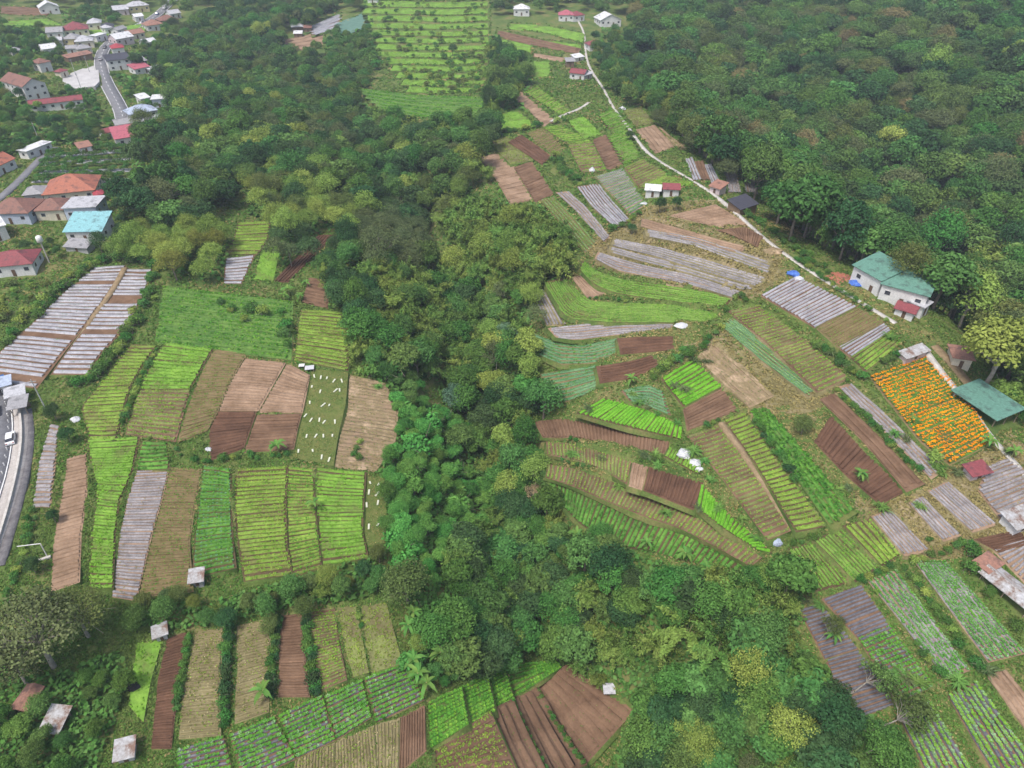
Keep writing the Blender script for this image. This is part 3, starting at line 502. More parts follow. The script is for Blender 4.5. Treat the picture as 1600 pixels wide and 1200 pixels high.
r9, w9 = road('earth_path', "195,418 178,453 143,498 108,543 70,588", 1.6, 'earth_path', 30)
r10, w10 = road('concrete_path', "860,190 880,178 905,172 920,160", 1.4, 'concrete', 20)
r11, w11 = road('earth_path', "1460,540 1490,570 1530,620", 2.2, 'earth_path', 20)
# paved yard of the village inn
pq = unproj(P("93,122 112,106 152,98 157,132 150,140 108,141"))
pz = pq[:, 2].mean()+.1
obj('paved_yard', mesh_py('paved_yard', np.vstack([np.c_[pq[:, :2], np.full(len(pq), pz)], np.c_[pq[:, :2], np.full(len(pq), pz-3)]]),
    [tuple(range(6))]+[(i, i+6, (i+1) % 6+6, (i+1) % 6) for i in range(6)], M('paving')), kind='structure')
YARDS = [(np.c_[pq[:, :2]], pz)]

# ------------------------------------------------------------------ terrain: one sheet with terraces cut into it
ys = np.concatenate([np.arange(-60, 38, 5.0), np.arange(38, 215, .62)])
st = .62; y = ys[-1]
ext = []
while y < 2200: st *= 1.0135; y += st; ext.append(y)
ys = np.concatenate([ys, ext]); kx = np.linspace(-1, 1, 470)
half = 1.0*np.maximum(ys, 0)+75
GX = kx[None]*half[:, None]; GY = np.repeat(ys[:, None], len(kx), 1)
xy = np.c_[GX.ravel(), GY.ravel()]; zz = H0(xy)
def bumps(xy):
    x, y = xy.T; return .18*np.sin(x*.9+1.3*np.sin(y*.31))*np.sin(y*.8+x*.2) + .25*np.sin(x*.23+2)*np.sin(y*.27+.5*np.sin(x*.4))
zz += bumps(xy)-.15
INPLOT = np.zeros(len(xy), bool)
for p in plots:
    c = p.poly.mean(0); q = c+(p.poly-c)*1.0
    m = inpoly(xy, q); zz[m] = plot_z(p, xy[m])-.10; INPLOT |= m
for w, width in ROADS:
    bb = (xy[:, 0] > w[:, 0].min()-6) & (xy[:, 0] < w[:, 0].max()+6) & (xy[:, 1] > w[:, 1].min()-6) & (xy[:, 1] < w[:, 1].max()+6)
    ii = np.where(bb)[0]; d, v = seg_dist(xy[ii], w[:, :2], [w[:, 2]]); m = d < width/2+.8
    zz[ii[m]] = np.minimum(zz[ii[m]], v[m, 0]-.12)
for poly, z in YARDS:
    m = inpoly(xy, poly); zz[m] = z-.25
nr, nc = len(ys), len(kx); ii = np.arange(nr*nc).reshape(nr, nc)
F = np.stack([ii[:-1, :-1], ii[:-1, 1:], ii[1:, 1:], ii[1:, :-1]], -1).reshape(-1, 4)
DRYPX = [P("915,385 1000,325 1120,312 1225,385 1225,440 1160,470 1040,440 930,412"), P("1080,535 1150,505 1230,525 1300,620 1265,645 1170,645"), P("1310,745 1420,770 1480,720 1620,690 1620,860 1440,880 1360,815")]
DRYW = [unproj(d)[:, :2] for d in DRYPX]; cen = xy[F].mean(1)
cj = cen+np.c_[1.6*np.sin(cen[:, 1]*.7)+np.sin(cen[:, 0]*1.9), 1.6*np.sin(cen[:, 0]*.6)+np.sin(cen[:, 1]*2.1)]
isdry = np.zeros(len(F), bool)
for d in DRYW: isdry |= inpoly(cj, d)
obj('terrain', mesh_np('terrain', np.c_[xy, zz], F, [M('ground'), M('ground_dry')], isdry.astype(int), smooth=True), kind='structure')
ZG = zz.reshape(nr, nc)
def HT(q):
    """height of the built terrain sheet"""
    q = np.atleast_2d(q); j = np.clip(np.searchsorted(ys, q[:, 1])-1, 0, nr-2); fy = (q[:, 1]-ys[j])/(ys[j+1]-ys[j])
    h = 1.0*np.maximum(q[:, 1], 0)+75; f = np.clip((q[:, 0]/h+1)/2*(nc-1), 0, nc-1.001); i = f.astype(int); fx = f-i
    return (ZG[j, i]*(1-fx)+ZG[j, i+1]*fx)*(1-fy)+(ZG[j+1, i]*(1-fx)+ZG[j+1, i+1]*fx)*fy

# ------------------------------------------------------------------ build the plots
def in_any_plot(q, grow=0.0):
    r = np.zeros(len(q), bool)
    for p in plots: r |= inpoly(q, p.poly)
    return r
BED = [(-1, -.25), (-1, 0), (-.62, 1), (.62, 1), (1, 0), (1, -.25)]
def bed_mesh(q, wd, h, rng):
    n = len(q); t = np.gradient(q[:, :2], axis=0); t /= np.linalg.norm(t, axis=1, keepdims=True)+1e-9; nrm = np.c_[t[:, 1], -t[:, 0], np.zeros(n)]
    V = []
    for a, b in BED:
        ww = wd*.5*(1+rng.normal(0, .09, n)); hh = np.full(n, b*h) if b < 0 else b*h*(1+rng.normal(0, .16, n))
        V.append(q+nrm*(a*ww)[:, None]+np.c_[np.zeros(n), np.zeros(n), hh+.02])
    V = np.stack(V, 1).reshape(-1, 3); k = 6
    F = [(i*k+j, i*k+j+1, (i+1)*k+j+1, (i+1)*k+j) for i in range(n-1) for j in range(k-1)]
    return V, F
def tuft_geo(C, size, form, rng):
    n = len(C)
    if form == 'tuft':
        m = 3; c = np.repeat(C, m, 0); a = rng.uniform(0, 2*pi, n*m); r = size*.28
        c = c + np.c_[np.cos(a)*r, np.sin(a)*r, size*.3*rng.uniform(.6, 1.3, n*m)]
        N = np.c_[np.cos(a)*.55, np.sin(a)*.55, np.full(n*m, .8)]; return leaves_np(c, N, size*.9, .6, .2, rng)
    if form == 'ros':
        m = 5; c = np.repeat(C, m, 0); a = np.tile(np.arange(m)*2*pi/m, n)+np.repeat(rng.uniform(0, 6.3, n), m)
        sc = np.repeat(rng.uniform(.7, 1.2, n), m); u = np.c_[np.cos(a), np.sin(a), np.full(n*m, .35)]; v = np.c_[-np.sin(a), np.cos(a), np.zeros(n*m)]
        s = (size*.62*sc)[:, None]; b = c+np.array([0, 0, size*.12])
        V = np.stack([b, b+u*s*.55+v*s*.42, b+u*s, b+u*s*.55-v*s*.42], 1).reshape(-1, 3); return V, np.arange(len(V)).reshape(-1, 4)
    if form == 'flat':
        c = C+np.c_[rng.normal(0, .12, n), rng.normal(0, .12, n), rng.uniform(.01, .06, n)]; N = np.c_[rng.normal(0, .2, (n, 2)), np.ones(n)]; return leaves_np(c, N, size*1.3, .35, .1, rng)
    if form == 'top':
        m = 3; c = np.repeat(C, m, 0)+np.c_[rng.normal(0, .1, (n*m, 2)), rng.uniform(.26, .42, n*m)]; N = np.c_[rng.normal(0, .35, (n*m, 2)), np.ones(n*m)]; return leaves_np(c, N, size*.8, .9, .15, rng)
nbeds = 0
mat('strip_white', (.62,.62,.52), (.48,.50,.36), 1.2)
for pi_, p in enumerate(plots):
    rng = np.random.default_rng(100+pi_); soil, bed, plants, bh, bw = PT[p.kind]
    c = np.r_[p.poly.mean(0), 0]; c[2] = plot_z(p, c[None])[0]
    root = empty('grass_terrace' if p.kind == 'terrace' else 'orchard_plot' if p.kind == 'orchard' else 'crop_plot', c, label=p.label, cat=CATS.get(p.kind, 'crop plot'))
    root['group'] = 'grassy hillside terraces' if p.kind == 'terrace' else 'crop plots on the slopes'
    # soil sheet with a bank under its rim
    n = len(p.A); V = np.vstack([p.A, p.B])-c; rim = np.r_[np.arange(n), np.arange(2*n-1, n-1, -1)]
    ctr = V.mean(0); down = V[rim].copy(); down[:, :2] += (down[:, :2]-ctr[:2])/np.linalg.norm(down[:, :2]-ctr[:2], axis=1, keepdims=True)*.7; down[:, 2] -= 1.1
    Fs = [(i, n+i, n+i+1, i+1) for i in range(n-1)]; k = len(rim)
    Fs = [f[::-1] for f in Fs]
    a, b2 = V[Fs[0][1]]-V[Fs[0][0]], V[Fs[0][2]]-V[Fs[0][0]]
    if np.cross(a, b2)[2] < 0: Fs = [f[::-1] for f in Fs]
    obj('soil', mesh_np('soil', V, np.array(Fs), M(soil)), root)
    Vb = np.vstack([V[rim]-[0, 0, .01], down]); Fb = [(i, (i+1) % k, k+(i+1) % k, k+i) for i in range(k)]
    obj('bank', mesh_np('bank', Vb, np.array(Fb), M('ground_dry' if any(inpoly(c[None, :2], d)[0] for d in DRYW) else 'ground')), root)
    # rows
    mid = np.linspace(0, 1, 9); 
    e0, e1 = PST(p, mid, np.zeros(9)), PST(p, mid, np.ones(9)); L = np.linalg.norm(np.diff((e0+e1)/2, axis=0), axis=1).sum(); Wd = np.linalg.norm(e1-e0, axis=1).mean()
    q, zc = project(c[None]); ppm = FPX/zc[0]
    if p.dir == 'a': pa, _ = project(PST(p, np.array([.5, .5]), np.array([0., 1.]))); span, rowlen = Wd, L
    else: pa, _ = project(PST(p, np.array([0., .25, .5, .75, 1.]), np.full(5, .5))); span, rowlen = L, Wd
    plen = np.linalg.norm(np.diff(pa, axis=0), axis=1).sum(); nrow = max(2, int(round(plen/p.sp))); sp = span/nrow; bh_ = min(bh, sp*.3)
    ind = plen/nrow >= 5.9 and nrow <= 60 and bed is not None; joined = ([], [], 0)
    cents = []
    for r in range(nrow):
        u = (r+.5)/nrow + rng.normal(0, .05)/nrow; m = max(3, int(rowlen/3.0)+1); e0_, e1_ = rng.uniform(.0, .022, 2)+min(.03, .25/max(rowlen, 1)); s = np.linspace(.004+e0_, .996-e1_, m)
        q = PST(p, np.full(m, u), s) if p.dir == 'x' else PST(p, s, np.full(m, u))
        wig = (rng.normal(0, .07, m)+.12*np.sin(s*5+pi_))*min(1, sp); q[:, :2] += wig[:, None]*.7
        if bed:
            if p.kind == 'silver' and pi_ < 2 and rng.random() < .12: continue
            Vv, Ff = bed_mesh(q-c, sp*bw*(1 if rng.random() > .08 else .8), bh_, rng)
            if ind: obj('net_panel' if p.kind == 'net' else 'planting_bed', mesh_np('planting_bed', Vv, np.array(Ff), M(bed)), root); nbeds += 1
            else: joined[0].append(Vv); joined[1].append(np.array(Ff)+sum(len(x) for x in joined[0][:-1]))
        cents.append((u, rowlen))
    if bed and not ind and joined[0]:
        o = obj('bed_rows', mesh_np('bed_rows', np.vstack(joined[0]), np.vstack(joined[1]), M(bed)), root, kind='stuff')
    for mname, step, size, form in plants:
        step = max(step, 1.9/ppm*(1.6 if form != 'top' else .62)); wide = sp*bw*.36 if bed else sp*.5; C = []
        lanes = max(1, int(round(sp*bw/ (size*1.3)))) if form in ('tuft', 'top') else max(1, int(round(sp*bw/(size*1.6)))); lanes = min(lanes, 4)
        for u, rl in cents:
            m = max(2, int(rl/step)*lanes); s = rng.uniform(.015, .985, m) if form != 'ros' else (np.arange(m)//lanes*lanes+.5)/m
            keep = rng.random(m) < (.93 if form == 'ros' else .9)
            uu = u+ (rng.uniform(-1, 1, m)*wide/span if form != 'ros' else ((np.arange(m) % lanes-(lanes-1)/2)*(2*wide/max(lanes, 1))/span + rng.normal(0, .05, m)/span))
            uu = np.clip(uu, .004, .996)
            q = PST(p, uu, s) if p.dir == 'x' else PST(p, s, uu)
            # patchy growth
            g = .5+.5*np.sin(q[:, 0]*.21+pi_)*np.sin(q[:, 1]*.17+2.1*pi_); g = g+.45*(np.sin(q[:, 0]*1.1+q[:, 1]*.7)*np.sin(q[:, 1]*.9-pi_)); keep &= rng.random(m) < (.35+.85*g if form == 'tuft' else .78+.4*g)
            C.append(q[keep])
        C = np.vstack(C)-c
        if bed: C[:, 2] += bh_*.9
        if len(C) == 0: continue
        if len(C) > 9000: C = C[rng.choice(len(C), 9000, False)]
        V, F = tuft_geo(C, size*(1 if ppm > 4 else 1.4), form, rng)
        obj('flower_heads' if mname == 'marigold' else 'straw_litter' if mname == 'straw' else 'crop_plants', mesh_np('crop', V, F, M(mname)), root, kind='stuff')
    if p.kind == 'strips':
        for r in range(6 if plen > 120 else 5):
            for j in range(5 if Wd > 5 else 2):
                if rng.random() < .16: continue
                s0 = np.array([(r+.5)/6+rng.normal(0, .025)]); t0 = np.array([(j+.6)/(5.4 if Wd > 5 else 2.4)+rng.normal(0, .03)])
                q = PST(p, s0, t0)[0]-c; m_ = MB(); a = rng.normal(0, .25)
                Mx = np.array([[cos(a), -sin(a), 0], [sin(a), cos(a), 0], [0, 0, 1]]); m_.box((0, 0, 0), (.34, 1.5*rng.uniform(.5, 1.1), .12), Mx)
                m_.build('white_strip', M('strip_white'), root, loc=q+[0, 0, .14])
print('beds', nbeds)

# ------------------------------------------------------------------ buildings
for n_, c_ in dict(roof_red=(.30,.045,.055), roof_maroon=(.21,.055,.06), roof_brown=(.20,.10,.075), roof_orange=(.33,.12,.075), roof_grey=(.27,.265,.27), roof_lightgrey=(.40,.40,.415),
        roof_blue=(.34,.39,.48), roof_turq=(.20,.40,.42), roof_green=(.10,.215,.165), roof_white=(.56,.56,.56), roof_pink=(.36,.10,.125), roof_dark=(.05,.05,.065), roof_rust=(.27,.14,.10)).items():
    mat(n_, c_, tuple(.5*v+.02 for v in c_), .45, rough=.65, spec=.3, c3=tuple(min(1, v*1.1) for v in c_), fine=.35)
for n_, c_ in dict(wall_white=(.68,.67,.655), wall_cream=(.66,.60,.48), wall_blue=(.52,.57,.68), wall_grey=(.42,.42,.42), wall_wood=(.24,.17,.11), wall_yellow=(.66,.56,.30), wall_pink=(.60,.50,.50)).items():
    mat(n_, c_, tuple(.84*v for v in c_), .35, rough=.85)
mat('glass', (.025,.03,.04), (.05,.055,.07), .5, rough=.15, spec=.6); mat('door', (.10,.06,.04), (.14,.09,.06), 1); mat('frame', (.65,.64,.62), (.58,.57,.55), 1); mat('wood', (.22,.16,.11), (.33,.26,.19), 1.5, bump=.4)
mat('tarp_white', (.56,.56,.56), (.42,.43,.45), .8, rough=.5); mat('tarp_blue', (.05,.12,.42), (.10,.2,.5), .8, rough=.5); mat('rubber', (.02,.02,.02), (.03,.03,.03), 1); mat('metal', (.55,.56,.57), (.42,.43,.44), 1, rough=.4, metal=.6)
mat('roof_patched', (.20,.13,.10), (.42,.42,.43), .55, rough=.7, c3=(.33,.32,.31), bump=.3)
HOUSES = []
mesh_cache = {}
def unit_box(m):
    if m not in mesh_cache: b = MB(); b.box((0, 0, 0), (1, 1, 1)); mesh_cache[m] = mesh_py('panel', b.v, b.f, M(m))
    return mesh_cache[m]
def boxobj(name, m, parent, loc, dim):
    o = obj(name, unit_box(m), parent, loc); o.scale = dim; return o
def roof_geo(kind, W, D, z, rh, ov, th=.14):
    x0, x1, y0, y1 = -ov, W+ov, -ov, D+ov
    if kind == 'flat': return [(x0,y0,z),(x1,y0,z),(x1,y1,z),(x0,y1,z),(x0,y0,z+th*1.6),(x1,y0,z+th*1.6),(x1,y1,z+th*1.6),(x0,y1,z+th*1.6)], [(3,2,1,0),(4,5,6,7),(0,1,5,4),(1,2,6,5),(2,3,7,6),(3,0,4,7)]
    if kind == 'shed': a, b = z, z+rh; T = [(x0,y0,a),(x1,y0,a),(x1,y1,b),(x0,y1,b)]; F = [(0,1,2,3)]
    elif kind == 'gw': T = [(x0,y0,z),(x1,y0,z),(x1,y1,z),(x0,y1,z),(x0,D/2,z+rh),(x1,D/2,z+rh)]; F = [(0,1,5,4),(2,3,4,5)]
    elif kind == 'gd': T = [(x0,y0,z),(x1,y0,z),(x1,y1,z),(x0,y1,z),(W/2,y0,z+rh),(W/2,y1,z+rh)]; F = [(1,2,5,4),(3,0,4,5)]
    else:
        if W >= D: k = D/2; R = [(x0+k+ov,D/2,z+rh),(x1-k-ov,D/2,z+rh)] if W > D+.2 else [(W/2-.1,D/2,z+rh),(W/2+.1,D/2,z+rh)]; T = [(x0,y0,z),(x1,y0,z),(x1,y1,z),(x0,y1,z)]+R; F = [(0,1,5,4),(2,3,4,5),(1,2,5),(3,0,4)]
        else: k = W/2; R = [(W/2,y0+k+ov,z+rh),(W/2,y1-k-ov,z+rh)]; T = [(x0,y0,z),(x1,y0,z),(x1,y1,z),(x0,y1,z)]+R; F = [(1,2,5,4),(3,0,4,5),(0,1,4),(2,3,5)]
    n = len(T); V = [(a, b, c+th) for a, b, c in T]+T; FF = list(F)+[tuple(i+n for i in f[::-1]) for f in F]
    edges = {}
    for f in F:
        for i in range(len(f)): edges[(f[i], f[(i+1) % len(f)])] = 1
    FF += [(b, a, a+n, b+n) for (a, b) in edges if (b, a) not in edges]
    return V, FF
def house(p1, p2, D, H, roof, rm, wm, label, cat='house', name='house', rh=None, ov=.5, storeys=1, win=True, door=True, open_front=False, group=None, wn=None):
    a, b = unproj([p1, p2]); u = (b-a)[:2]; W = np.linalg.norm(u); u /= W; ang = math.atan2(u[1], u[0]); v = np.array([-u[1], u[0]])
    cs = np.array([a[:2], a[:2]+u*W, a[:2]+u*W+v*D, a[:2]+v*D]); z = HT(cs).mean()
    z = max(z, HT(cs[:2]).max()-.3)
    root = empty(name, (a[0], a[1], z), ang, label=label, cat=cat, group=group); HOUSES.append(cs)
    rh = rh if rh is not None else .28*min(W, D); eps = .004
    th = .14
    if roof in ('gw', 'gd', 'shed') and not open_front:
        if roof == 'gw': V = [(0,0,-2.5),(W,0,-2.5),(W,D,-2.5),(0,D,-2.5),(0,0,H),(W,0,H),(W,D,H),(0,D,H),(0,D/2,H+rh*D/(D+2*ov)-.05),(W,D/2,H+rh*D/(D+2*ov)-.05)]; F = [(0,1,5,4),(2,3,7,6),(1,2,6,9,5),(3,0,4,8,7),(4,5,9,8),(6,7,8,9)]
        elif roof == 'gd': V = [(0,0,-2.5),(W,0,-2.5),(W,D,-2.5),(0,D,-2.5),(0,0,H),(W,0,H),(W,D,H),(0,D,H),(W/2,0,H+rh*W/(W+2*ov)-.05),(W/2,D,H+rh*W/(W+2*ov)-.05)]; F = [(0,1,5,8,4),(2,3,7,9,6),(1,2,6,5),(3,0,4,7),(5,6,9,8),(7,4,8,9)]
        else: V = [(0,0,-2.5),(W,0,-2.5),(W,D,-2.5),(0,D,-2.5),(0,0,H),(W,0,H),(W,D,H+rh*.93),(0,D,H+rh*.93)]; F = [(0,1,5,4),(2,3,7,6),(1,2,6,5),(3,0,4,7),(4,5,6,7)]
        obj('wall', mesh_py('wall', V, F, M(wm)), root); zr = H-.06
    elif open_front:
        for x in np.linspace(.12, W-.12, max(2, int(W/3)+1)):
            for y in (.12, D-.12): boxobj('post', 'wood', root, (x, y, (H-2)/2), (.14, .14, H+2))
        boxobj('back_wall', wm, root, (W/2, D-.3, H/2-1), (W*.96, .12, H+1.6)); zr = H
    else:
        m_ = MB(); m_.box((W/2, D/2, (H-2.5)/2), (W, D, H+2.5)); m_.build('wall', M(wm), root); zr = H
    V, F = roof_geo(roof, W, D, zr, rh, ov); ro = obj('roof', mesh_py('roof', V, F, M(rm)), root)
    if roof in ('hip', 'gw') and W > 5:   # ridge capping
        x0 = (D/2 if roof == 'hip' and W > D else W/2-.1 if roof == 'hip' else -ov); x1 = W-x0 if roof == 'hip' else W+ov
        if W > D+1 or roof == 'gw': boxobj('ridge_cap', rm, ro, ((x0+x1)/2, D/2, zr+rh+th+.02), (max(.3, x1-x0), .32, .10))
    if roof in ('shed', 'gw', 'gd', 'flat') and W > 5 and rm.startswith('roof'):   # sheet seams standing on the roof
        pass
    hs = H/storeys
    if win and not open_front and W > 3.5:
        n = wn or max(1, int(W/3.2))
        for k in range(storeys):
            for i in range(n):
                x = W*(i+.5)/n; zc = hs*k+hs*.56
                if door and k == 0 and i == n//2:
                    d_ = boxobj('door', 'door', root, (x, -.03, 1.0), (.95, .07, 2.05)); continue
                f = boxobj('window', 'frame', root, (x, -.025, zc), (1.45, .06, 1.25)); g = boxobj('pane', 'glass', f, (0, -.32, 0), (.86, .7, .84))
            nd = max(1, int(D/4))
            for i in range(nd):
                for xx, s in ((W+.025, 1), (-.025, -1)):
                    f = boxobj('window', 'frame', root, (xx, D*(i+.5)/nd, hs*k+hs*.56), (.06, 1.35, 1.2)); boxobj('pane', 'glass', f, (.32*s, 0, 0), (.7, .86, .84))
    elif door and not open_front:
        boxobj('door', 'door', root, (W*.5, -.03, min(H*.45, .95)), (min(.8, W*.3), .07, min(1.9, H*.86)))
    return root, W, D, H
